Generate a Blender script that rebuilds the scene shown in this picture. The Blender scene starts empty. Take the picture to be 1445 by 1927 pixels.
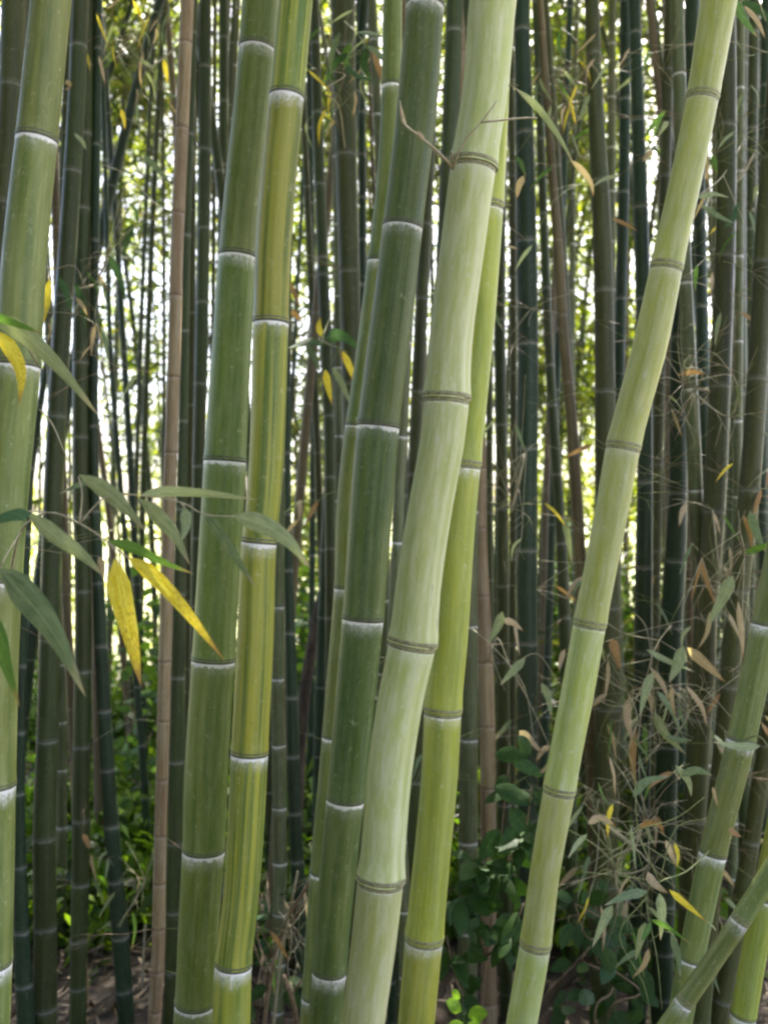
import bpy, math, random
import numpy as np
from mathutils import Vector, Matrix
random.seed(7); RNG = np.random.default_rng(11)
SC = bpy.context.scene
COL = SC.collection

# ------------------------------------------------------------------ camera
FPX = 1738.0                      # focal length in photo pixels (photo 1445 x 1927)
CAMH = 1.68
cam_d = bpy.data.cameras.new('camera'); cam = bpy.data.objects.new('camera', cam_d); COL.objects.link(cam)
cam.location = (0, 0, CAMH); cam.rotation_euler = (math.radians(90), 0, 0)
cam_d.sensor_fit = 'VERTICAL'; cam_d.sensor_height = 24.0
cam_d.lens = 24.0 * FPX / 1927.0
cam_d.clip_start = 0.05; cam_d.clip_end = 3000
cam_d.dof.use_dof = True; cam_d.dof.focus_distance = 1.62
cam_d.dof.aperture_fstop = cam_d.lens / 8.5
SC.camera = cam

# ------------------------------------------------------------------ light
SUN_EL, SUN_AZ = math.radians(52), math.radians(24)
world = bpy.data.worlds.new('World'); SC.world = world; world.use_nodes = True
wn = world.node_tree.nodes; wl = world.node_tree.links
sky = wn.new('ShaderNodeTexSky'); sky.sky_type = 'NISHITA'; sky.sun_disc = False
sky.sun_elevation = SUN_EL; sky.sun_rotation = SUN_AZ; sky.air_density = .55; sky.dust_density = 4.0; sky.ozone_density = 0
wl.new(sky.outputs[0], wn['Background'].inputs[0]); wn['Background'].inputs[1].default_value = 0.15
sd = bpy.data.lights.new('sun', 'SUN'); sd.energy = 4.5; sd.angle = math.radians(0.5); sd.color = (1, .95, .86)
sun = bpy.data.objects.new('sun', sd); COL.objects.link(sun)
sv = Vector((math.sin(SUN_AZ)*math.cos(SUN_EL), math.cos(SUN_AZ)*math.cos(SUN_EL), math.sin(SUN_EL)))
sun.rotation_euler = (-sv).to_track_quat('-Z', 'Y').to_euler(); sun.location = sv*30
SC.view_settings.view_transform = 'Standard'; SC.view_settings.look = 'None'
SC.view_settings.gamma = 1; SC.view_settings.exposure = 2.85
SC.render.engine = 'CYCLES'
SC.cycles.use_denoising = True; SC.cycles.filter_width = 2.3
SC.cycles.max_bounces = 7; SC.cycles.diffuse_bounces = 4; SC.cycles.transmission_bounces = 5
SC.cycles.sample_clamp_indirect = 6

# ------------------------------------------------------------------ helpers
def P(px, py, d):
    """photo pixel + distance along the view -> world point"""
    return np.array([(px-722.5)/FPX*d, d, CAMH-(py-963.5)/FPX*d])

def link(o, parent=None):
    COL.objects.link(o)
    if parent is not None: o.parent = parent
    return o

def tag(o, label=None, cat=None, group=None, kind=None):
    if label: o['label'] = label
    if cat: o['category'] = cat
    if group: o['group'] = group
    if kind: o['kind'] = kind
    return o

def mesh_obj(name, verts, faces, mat, parent=None, attrs=None, smooth=True):
    me = bpy.data.meshes.new(name)
    me.from_pydata([tuple(v) for v in verts], [], faces)
    if smooth:
        me.polygons.foreach_set('use_smooth', [True]*len(me.polygons))
    if attrs:
        for k, a in attrs.items():
            a = np.asarray(a, dtype=np.float32)
            if a.ndim == 2:
                at = me.attributes.new(k, 'FLOAT_VECTOR', 'POINT'); at.data.foreach_set('vector', a.ravel())
            else:
                at = me.attributes.new(k, 'FLOAT', 'POINT'); at.data.foreach_set('value', a)
    if mat: me.materials.append(mat)
    o = bpy.data.objects.new(name, me)
    return link(o, parent)

def empty(name, loc):
    o = bpy.data.objects.new(name, None); o.empty_display_size = .05
    o.location = tuple(loc); return link(o)

# ------------------------------------------------------------------ materials
class NT:
    def __init__(s, name):
        s.m = bpy.data.materials.new(name); s.m.use_nodes = True
        s.t = s.m.node_tree; s.n = s.t.nodes; s.l = s.t.links
        s.p = s.n['Principled BSDF']; s.out = s.n['Material Output']
    def node(s, typ, **kw):
        n = s.n.new(typ)
        for k, v in kw.items(): setattr(n, k, v)
        return n
    def put(s, sock, v):
        if hasattr(v, 'is_output') or isinstance(v, bpy.types.NodeSocket): s.l.new(v, sock)
        else:
            if isinstance(v, (tuple, list)) and len(v) == 3 and sock.type == 'RGBA': v = (*v, 1)
            sock.default_value = v
    def attr(s, name, out='Fac'):
        return s.node('ShaderNodeAttribute', attribute_name=name).outputs[out]
    def math(s, op, a, b=0.0, clamp=False):
        n = s.node('ShaderNodeMath', operation=op, use_clamp=clamp); s.put(n.inputs[0], a); s.put(n.inputs[1], b); return n.outputs[0]
    def vmul(s, v, k):
        n = s.node('ShaderNodeVectorMath', operation='MULTIPLY'); s.put(n.inputs[0], v); n.inputs[1].default_value = k; return n.outputs[0]
    def vadd(s, a, b):
        n = s.node('ShaderNodeVectorMath', operation='ADD'); s.put(n.inputs[0], a); s.put(n.inputs[1], b); return n.outputs[0]
    def noise(s, v, scale=1.0, detail=3, rough=.5):
        n = s.node('ShaderNodeTexNoise'); s.put(n.inputs['Vector'], v); n.inputs['Scale'].default_value = scale
        n.inputs['Detail'].default_value = detail; n.inputs['Roughness'].default_value = rough; return n.outputs[0]
    def map(s, v, a, b, c=0.0, d=1.0):
        n = s.node('ShaderNodeMapRange', interpolation_type='SMOOTHSTEP'); s.put(n.inputs[0], v)
        n.inputs[1].default_value = a; n.inputs[2].default_value = b; n.inputs[3].default_value = c; n.inputs[4].default_value = d
        return n.outputs[0]
    def mix(s, f, a, b, mode='MIX'):
        n = s.node('ShaderNodeMix', data_type='RGBA', blend_type=mode)
        s.put(n.inputs[0], f); s.put(n.inputs[6], a); s.put(n.inputs[7], b); return n.outputs[2]
    def rnd(s): return s.node('ShaderNodeObjectInfo').outputs['Random']

def culm_mat(name, base, streak, stripe=.6, pale=(.46, .48, .38), bloom=.3, band=.9, rough=.42, warm=(.30, .30, .06), warm_amt=.0, blotch=0.25, hue=.5, wide=1.25, fibre=.16, hs0=.488):
    k = NT(name)
    sc = k.attr('sc', 'Vector'); nd = k.attr('nd'); na = k.attr('na'); gr = k.attr('gr'); r = k.rnd()
    off = k.node('ShaderNodeCombineXYZ'); k.put(off.inputs[0], k.math('MULTIPLY', r, 37.0)); k.put(off.inputs[2], k.math('MULTIPLY', r, 91.0))
    st = k.noise(k.vadd(k.vmul(sc, (115, 115, 1.3)), off.outputs[0]), 1, 4, .62)
    st2 = k.noise(k.vadd(k.vmul(sc, (38, 38, .8)), off.outputs[0]), 1, 2, .5)
    fib = k.noise(k.vadd(k.vmul(sc, (520, 520, 9)), off.outputs[0]), 1, 3, .6)
    pt = k.noise(k.vadd(k.vmul(sc, (24, 24, 3)), off.outputs[0]), 1, 5, .62)
    sp = k.noise(k.vadd(k.vmul(sc, (330, 330, 150)), off.outputs[0]), 1, 3, .6)
    grime = k.noise(k.vadd(k.vmul(sc, (75, 75, 13)), off.outputs[0]), 1, 6, .7)
    c = k.mix(k.math('MULTIPLY', k.map(st, .42, .62), stripe), base, streak)
    c = k.mix(k.math('MULTIPLY', k.map(st2, .48, .68), stripe*.8), c, streak)
    if warm_amt: c = k.mix(k.math('MULTIPLY', k.map(pt, .42, .66), warm_amt), c, warm)
    bl = k.math('MULTIPLY', k.map(grime, .35, .72), bloom)
    bl = k.math('ADD', bl, k.math('MULTIPLY', k.map(pt, .50, .72), bloom*.55), True)
    bl = k.math('MULTIPLY', bl, k.map(st, .30, .60, .6, 1.0))
    c = k.mix(bl, c, pale)
    c = k.mix(k.math('MULTIPLY', k.map(sp, .60, .74), .22), c, (.60, .61, .53))           # lichen dust
    lich = k.noise(k.vadd(k.vmul(sc, (85, 85, 55)), off.outputs[0]), 1, 6, .72)
    c = k.mix(k.math('MULTIPLY', k.map(lich, .60, .68), .38), c, tuple(min(.6, x*1.5+.05) for x in pale))
    c = k.mix(k.math('MULTIPLY', k.map(lich, .36, .30), min(.7, blotch*1.3)), c, tuple(x*.42 for x in base))
    scr = k.noise(k.vadd(k.vmul(sc, (420, 420, 26)), off.outputs[0]), 1, 2, .5)
    c = k.mix(k.math('MULTIPLY', k.map(scr, .70, .76), .5), c, tuple(x*.35 for x in base))
    c = k.mix(k.math('MULTIPLY', k.map(grime, .62, .78), blotch), c, tuple(x*.45 for x in base))
    c = k.mix(k.math('MULTIPLY', k.map(fib, .3, .7), fibre), c, tuple(x*.5 for x in base))
    # waxy band under each node
    jag = k.math('MULTIPLY', k.math('SUBTRACT', st, .5), .03)
    jag2 = k.math('MULTIPLY', k.math('SUBTRACT', grime, .5), .03)
    ndj = k.math('ADD', k.math('ADD', nd, jag), jag2)
    wd = k.math('MULTIPLY', k.map(ndj, .034, -.004), wide)
    wd = k.math('MULTIPLY', wd, k.map(sp, .34, .60, .30, 1)); wd = k.math('MULTIPLY', wd, k.map(st2, .35, .6, .35, 1))
    shp = k.map(k.math('ADD', nd, k.math('ADD', k.math('MULTIPLY', k.math('SUBTRACT', lich, .5), .022), k.math('MULTIPLY', k.math('SUBTRACT', st, .5), .012))), .0125, .0070)
    shp = k.math('MULTIPLY', shp, k.map(pt, .28, .44, .55, 1))
    w = k.math('MULTIPLY', k.math('MAXIMUM', k.math('MULTIPLY', wd, k.map(k.math('FRACT', k.math('MULTIPLY', r, 7.3)), 0, 1, .35, 1.15)), shp), band)
    c = k.mix(w, c, (.88, .86, .81))
    # groove edge: paler with dark flecks
    c = k.mix(k.math('MULTIPLY', gr, .55), c, pale)
    c = k.mix(k.math('MULTIPLY', k.map(gr, .75, .98), k.map(grime, .52, .60)), c, (.09, .085, .06))
    # small tonal change from internode to internode
    hs = k.node('ShaderNodeHueSaturation'); k.put(hs.inputs['Color'], c)
    k.put(hs.inputs['Value'], k.map(r, 0, 1, .90, 1.10)); k.put(hs.inputs['Hue'], k.map(r, 0, 1, hs0-.010*hue*2, hs0+.010*hue*2))
    k.put(k.p.inputs['Base Color'], hs.outputs[0])
    k.put(k.p.inputs['Roughness'], k.map(grime, .3, .7, rough-.06, rough+.16))
    k.p.inputs['Specular IOR Level'].default_value = .30
    b = k.node('ShaderNodeBump'); b.inputs['Strength'].default_value = .22; b.inputs['Distance'].default_value = .0012
    k.put(b.inputs['Height'], k.math('ADD', k.math('MULTIPLY', fib, .5), k.math('MULTIPLY', grime, .6)))
    k.put(k.p.inputs['Normal'], b.outputs[0])
    return k.m

MC = {
 'sage':   culm_mat('culm_sage_green', (.105, .155, .036), (.205, .245, .058), .65, pale=(.36, .40, .20), bloom=.34, warm=(.24, .27, .045), warm_amt=.4),
 'green':  culm_mat('culm_mid_green', (.095, .160, .028), (.185, .240, .045), .6, pale=(.36, .41, .21), bloom=.34, warm=(.20, .26, .028), warm_amt=.45),
 'deep':   culm_mat('culm_deep_green', (.062, .115, .030), (.130, .180, .042), .65, bloom=.34, pale=(.29, .33, .18), warm=(.15, .20, .03), warm_amt=.4),
 'stripe': culm_mat('culm_yellow_striped', (.095, .155, .024), (.38, .39, .045), .95, pale=(.38, .41, .20), bloom=.22, warm=(.30, .33, .03), warm_amt=.45),
 'pale':   culm_mat('culm_pale_waxed', (.31, .365, .115), (.42, .45, .17), .5, pale=(.56, .57, .37), bloom=.72, band=.34, fibre=.10, warm=(.37, .43, .055), warm_amt=.45, rough=.46, blotch=.22),
 'lime':   culm_mat('culm_lime_yellow', (.22, .28, .036), (.38, .42, .07), .5, pale=(.47, .50, .23), bloom=.34, band=.8, warm=(.42, .45, .022), warm_amt=.7, blotch=.18),
 'palelime': culm_mat('culm_pale_lime', (.27, .33, .08), (.40, .44, .13), .5, pale=(.55, .57, .36), bloom=.58, band=.3, fibre=.10, warm=(.39, .45, .035), warm_amt=.6, blotch=.2),
 'tan':    culm_mat('culm_dead_tan', (.23, .150, .070), (.40, .285, .15), .9, pale=(.42, .37, .26), bloom=.6, band=.10, wide=.2, warm=(.20, .115, .05), warm_amt=.6, hue=.3, blotch=.9, fibre=.35, hs0=.497),
 'brown':  culm_mat('culm_dead_brown', (.105, .072, .034), (.19, .135, .066), .8, pale=(.25, .22, .15), bloom=.4, band=.10, wide=.2, hue=.3, blotch=.8, hs0=.508),
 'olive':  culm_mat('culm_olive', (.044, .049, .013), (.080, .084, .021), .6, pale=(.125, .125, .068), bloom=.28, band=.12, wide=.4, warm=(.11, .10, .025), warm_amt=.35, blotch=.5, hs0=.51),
 'teal':   culm_mat('culm_shade_tinted_teal', (.016, .038, .017), (.030, .055, .021), .5, pale=(.08, .105, .068), bloom=.22, band=.17, wide=.35, blotch=.4),  # culm green with shade and bluish skylight put into the colour
 'shade':  culm_mat('culm_shaded_green', (.033, .048, .013), (.060, .077, .020), .6, pale=(.108, .118, .065), bloom=.26, band=.16, wide=.35, warm=(.085, .095, .022), warm_amt=.3, blotch=.45, hs0=.5),  # darker copy of the culm green, shade put into the colour
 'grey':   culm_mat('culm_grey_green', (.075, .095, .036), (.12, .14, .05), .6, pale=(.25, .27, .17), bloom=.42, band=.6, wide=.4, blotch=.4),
}

def node_mat(name, c1, c2):
    k = NT(name)
    sc = k.attr('sc', 'Vector'); nz = k.noise(k.vmul(sc, (160, 160, 300)), 1, 4, .6)
    c = k.mix(k.map(nz, .35, .65), c1, c2)
    k.put(k.p.inputs['Base Color'], c); k.p.inputs['Roughness'].default_value = .65
    b = k.node('ShaderNodeBump'); b.inputs['Strength'].default_value = .4; b.inputs['Distance'].default_value = .001
    k.put(b.inputs['Height'], nz); k.put(k.p.inputs['Normal'], b.outputs[0]); return k.m
MN = {'dark': node_mat('node_dark', (.075, .085, .05), (.15, .14, .10)),
      'pale': node_mat('node_pale', (.17, .155, .085), (.30, .30, .14)),
      'tan': node_mat('node_tan', (.13, .075, .04), (.24, .15, .09))}

def leaf_mat(name, c1, c2, tip=None, mott=0.0, mcol=(.16, .07, .02), trans=.45, rough=.45, veins=.3):
    k = NT(name); la = k.attr('la'); lc = k.attr('lc'); r = k.rnd()
    v = k.node('ShaderNodeCombineXYZ'); k.put(v.inputs[0], k.math('ADD', k.math('MULTIPLY', la, 6.0), k.math('MULTIPLY', r, 50.0))); k.put(v.inputs[1], k.math('MULTIPLY', lc, 1.3))
    v2 = k.node('ShaderNodeCombineXYZ'); k.put(v2.inputs[0], k.math('MULTIPLY', la, 1.5)); k.put(v2.inputs[1], k.math('MULTIPLY', lc, 9.0)); k.put(v2.inputs[2], k.math('MULTIPLY', r, 31.0))
    nz = k.noise(v.outputs[0], 1.3, 5, .65); vn = k.noise(v2.outputs[0], 1.0, 2, .5)
    c = k.mix(k.map(nz, .35, .65), c1, c2)
    c = k.mix(k.math('MULTIPLY', k.map(vn, .4, .62), veins), c, tuple(min(1, x*1.5) for x in c2))
    if mott:
        n2 = k.noise(v.outputs[0], 4.5, 5, .7)
        f = k.math('MULTIPLY', k.map(k.math('ADD', n2, k.math('MULTIPLY', la, .16)), .60, .70), mott); c = k.mix(f, c, mcol)
    if tip: c = k.mix(k.map(k.math('ADD', la, k.math('MULTIPLY', nz, .25)), .93, 1.08), c, tip)
    mid = k.map(k.math('ABSOLUTE', lc), .10, .03); c = k.mix(k.math('MULTIPLY', mid, .35), c, tuple(min(1, x*1.6) for x in c2))
    k.put(k.p.inputs['Base Color'], c); k.p.inputs['Roughness'].default_value = rough; k.p.inputs['Specular IOR Level'].default_value = .25
    tr = k.node('ShaderNodeBsdfTranslucent'); k.put(tr.inputs[0], k.mix(1.0, c, (1.0, 1.0, .55), 'MULTIPLY'))
    mx = k.node('ShaderNodeMixShader'); mx.inputs[0].default_value = trans
    k.l.new(k.p.outputs[0], mx.inputs[1]); k.l.new(tr.outputs[0], mx.inputs[2]); k.l.new(mx.outputs[0], k.out.inputs[0])
    return k.m
ML = {
 'green':  leaf_mat('leaf_green', (.075, .16, .035), (.12, .22, .05), tip=(.35, .27, .12)),
 'grey':   leaf_mat('leaf_grey_green_sky_sheen', (.21, .26, .125), (.32, .36, .20), tip=(.42, .36, .24), trans=.25),  # grey-green, lightened to carry the sky reflection on upper faces
 'blue':   leaf_mat('leaf_blue_green', (.10, .155, .070), (.19, .24, .125), tip=(.36, .32, .22), trans=.25),
 'yellow': leaf_mat('leaf_yellow', (.70, .52, .02), (.85, .68, .10), tip=(.40, .22, .08), mott=.75, mcol=(.30, .16, .03), trans=.35),
 'tan':    leaf_mat('leaf_dry_tan', (.36, .27, .16), (.48, .38, .25), tip=(.26, .15, .07), mott=.3, trans=.3, rough=.6),
 'orange': leaf_mat('leaf_dry_orange', (.27, .15, .065), (.36, .23, .11), mott=.4, trans=.35, rough=.6),
 'dark':   leaf_mat('leaf_dark_green', (.030, .075, .025), (.055, .11, .04), trans=.35),
 'laurel': leaf_mat('leaf_laurel', (.016, .046, .007), (.036, .082, .012), trans=.25, rough=.5),
 'fresh':  leaf_mat('leaf_fresh_green_brightened', (.13, .28, .02), (.24, .40, .04), trans=.6, rough=.35),  # fresh green, brightened to stand in for sun missing on the creepers
}
def stuff_leaf_mat(name, cols, trans=.5, rough=.45):
    k = NT(name); t = k.attr('lt')
    rp = k.node('ShaderNodeValToRGB'); k.put(rp.inputs[0], t); e = rp.color_ramp.elements
    while len(e) < len(cols): e.new(.5)
    for i, c in enumerate(cols): e[i].position = i/(len(cols)-1); e[i].color = (*c, 1)
    c = rp.outputs[0]
    k.put(k.p.inputs['Base Color'], c); k.p.inputs['Roughness'].default_value = rough
    tr = k.node('ShaderNodeBsdfTranslucent'); k.put(tr.inputs[0], k.mix(1.0, c, (1.0, 1.0, .45), 'MULTIPLY'))
    mx = k.node('ShaderNodeMixShader'); mx.inputs[0].default_value = trans
    k.l.new(k.p.outputs[0], mx.inputs[1]); k.l.new(tr.outputs[0], mx.inputs[2]); k.l.new(mx.outputs[0], k.out.inputs[0])
    return k.m
M_FAR = stuff_leaf_mat('foliage_far', [(.075, .12, .010), (.17, .24, .012), (.28, .35, .018), (.40, .40, .04)], .62)  # bamboo leaf tones raised so the colour itself looks sunlit
M_CAN = stuff_leaf_mat('foliage_canopy', [(.020, .036, .008), (.040, .065, .012), (.065, .095, .018), (.13, .12, .03)], .45)  # same bamboo leaves, tones lowered so the colour itself looks shaded
M_UND = stuff_leaf_mat('foliage_undergrowth', [(.025, .065, .010), (.065, .135, .014), (.16, .26, .02)], .6, .35)  # greens brightened in place of sunlight that does not reach down here
M_LIT = stuff_leaf_mat('litter', [(.025, .017, .009), (.055, .038, .02), (.11, .08, .045), (.27, .21, .13)], .15, .7)

def twig_mat(name, c1, c2):
    k = NT(name); tc = k.node('ShaderNodeTexCoord').outputs['Object']; nz = k.noise(tc, 60, 4, .6)
    k.put(k.p.inputs['Base Color'], k.mix(k.map(nz, .35, .65), c1, c2)); k.p.inputs['Roughness'].default_value = .6; return k.m
MT = {'pale': twig_mat('twig_pale', (.30, .26, .15), (.42, .37, .24)), 'green': twig_mat('twig_green', (.16, .19, .06), (.25, .27, .10)),
      'brown': twig_mat('twig_brown', (.17, .11, .06), (.27, .19, .11))}
def bark_mat():
    k = NT('bark'); tc = k.node('ShaderNodeTexCoord').outputs['Object']; nz = k.noise(k.vmul(tc, (30, 30, 9)), 1, 6, .7)
    k.put(k.p.inputs['Base Color'], k.mix(k.map(nz, .35, .65), (.045, .032, .022), (.13, .095, .065))); k.p.inputs['Roughness'].default_value = .85
    b = k.node('ShaderNodeBump'); b.inputs['Strength'].default_value = .8; b.inputs['Distance'].default_value = .01
    k.put(b.inputs['Height'], nz); k.put(k.p.inputs['Normal'], b.outputs[0]); return k.m
M_BARK = bark_mat()

# ------------------------------------------------------------------ ground
def ground_z(x, y):
    return .035*np.sin(x*1.7+.6)*np.cos(y*1.3) + .02*np.sin(x*4.1+y*3.3)
def build_ground():
    xs = np.concatenate([[-900, -300, -100, -40, -20, -12], np.linspace(-8, 8, 65), [12, 20, 40, 100, 300, 900]])
    ys = np.concatenate([[-900, -300, -100, -40, -15, -6], np.linspace(-3, 13, 65), [18, 26, 40, 80, 200, 500, 1400]])
    V = [(x, y, float(ground_z(x, y)) if abs(x) <= 8 and -3 <= y <= 13 else 0.0) for y in ys for x in xs]
    nx = len(xs); F = [(j*nx+i, j*nx+i+1, (j+1)*nx+i+1, (j+1)*nx+i) for j in range(len(ys)-1) for i in range(nx-1)]
    k = NT('ground_soil_and_grass'); tc = k.node('ShaderNodeTexCoord').outputs['Object']
    n1 = k.noise(tc, 9, 6, .65); n2 = k.noise(tc, 1.1, 4, .6)
    soil = k.mix(k.map(n1, .35, .65), (.018, .013, .008), (.050, .036, .022))
    grass = k.mix(k.map(n2, .35, .65), (.30, .33, .14), (.42, .40, .24))
    sx = k.node('ShaderNodeSeparateXYZ'); k.put(sx.inputs[0], tc)
    yy = k.math('ADD', sx.outputs[1], k.math('MULTIPLY', n2, 2.5))
    c = k.mix(k.map(yy, 10.0, 13.0), soil, grass)
    c = k.mix(k.map(k.math('MULTIPLY', sx.outputs[1], -1.0), 1.5, 3.0), c, k.mix(k.map(n1, .35, .65), (.22, .20, .15), (.32, .29, .22)))   # path behind the camera
    k.put(k.p.inputs['Base Color'], c); k.p.inputs['Roughness'].default_value = .9
    b = k.node('ShaderNodeBump'); b.inputs['Strength'].default_value = .8; b.inputs['Distance'].default_value = .02
    k.put(b.inputs['Height'], n1); k.put(k.p.inputs['Normal'], b.outputs[0])
    tag(mesh_obj('ground', V, F, k.m), kind='structure')
build_ground()

# ------------------------------------------------------------------ tubes / culms
def catmull(yq, ys, xs):
    """smooth interpolation x(y) through given points (ys ascending), linear outside"""
    ys = np.asarray(ys, float); xs = np.asarray(xs, float); yq = np.asarray(yq, float)
    m = np.gradient(xs, ys) if len(ys) > 2 else np.full(len(ys), (xs[-1]-xs[0])/(ys[-1]-ys[0]))
    i = np.clip(np.searchsorted(ys, yq)-1, 0, len(ys)-2)
    h = ys[i+1]-ys[i]; t = (yq-ys[i])/h; tt = np.clip(t, 0, 1)
    a = (2*tt**3-3*tt**2+1)*xs[i]+(tt**3-2*tt**2+tt)*h*m[i]+(-2*tt**3+3*tt**2)*xs[i+1]+(tt**3-tt**2)*h*m[i+1]
    a = np.where(yq < ys[0], xs[0]+(yq-ys[0])*m[0], a); a = np.where(yq > ys[-1], xs[-1]+(yq-ys[-1])*m[-1], a)
    return a

def frames(C):
    T = np.gradient(C, axis=0); T /= np.linalg.norm(T, axis=1)[:, None]
    X = np.array([1., 0, 0])[None]-T*T[:, :1]; X /= np.linalg.norm(X, axis=1)[:, None]
    Y = np.cross(T, X); return T, X, Y

def lathe(C, R, seg):
    """rings around centre line C with radii R (n,) or (n,seg)"""
    C = np.asarray(C); n = len(C); T, X, Y = frames(C)
    th = np.linspace(0, 2*np.pi, seg, endpoint=False)
    R = np.asarray(R); R = R[:, None]*np.ones(seg)[None] if R.ndim == 1 else R
    V = C[:, None]+R[..., None]*(np.cos(th)[None, :, None]*X[:, None]+np.sin(th)[None, :, None]*Y[:, None])
    F = [(i*seg+j, i*seg+(j+1) % seg, (i+1)*seg+(j+1) % seg, (i+1)*seg+j) for i in range(n-1) for j in range(seg)]
    return V.reshape(-1, 3), F, th

def tube(name, pts, r0, r1, mat, parent=None, seg=6, sub=4, loc=(0, 0, 0)):
    pts = np.asarray(pts, float)-np.asarray(loc)
    t = np.linspace(0, len(pts)-1, (len(pts)-1)*sub+1); idx = np.arange(len(pts))
    C = np.stack([catmull(t, idx, pts[:, a]) for a in range(3)], 1)
    u = t/t[-1]; V, F, _ = lathe_any(C, r0+(r1-r0)*u, seg)
    return mesh_obj(name, V, F, mat, parent)

def lathe_any(C, R, seg):
    T = np.gradient(C, axis=0); T /= np.maximum(np.linalg.norm(T, axis=1)[:, None], 1e-9)
    ref = np.array([0, 0, 1.]) if abs(T[:, 2]).mean() < .8 else np.array([1., 0, 0])
    X = np.cross(T, ref); X /= np.linalg.norm(X, axis=1)[:, None]; Y = np.cross(T, X)
    th = np.linspace(0, 2*np.pi, seg, endpoint=False)
    V = C[:, None]+R[:, None, None]*(np.cos(th)[None, :, None]*X[:, None]+np.sin(th)[None, :, None]*Y[:, None])
    n = len(C); F = [(i*seg+j, i*seg+(j+1) % seg, (i+1)*seg+(j+1) % seg, (i+1)*seg+j) for i in range(n-1) for j in range(seg)]
    F += [tuple(range(seg))[::-1], tuple((n-1)*seg+j for j in range(seg))]
    return V.reshape(-1, 3), F, th

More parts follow.
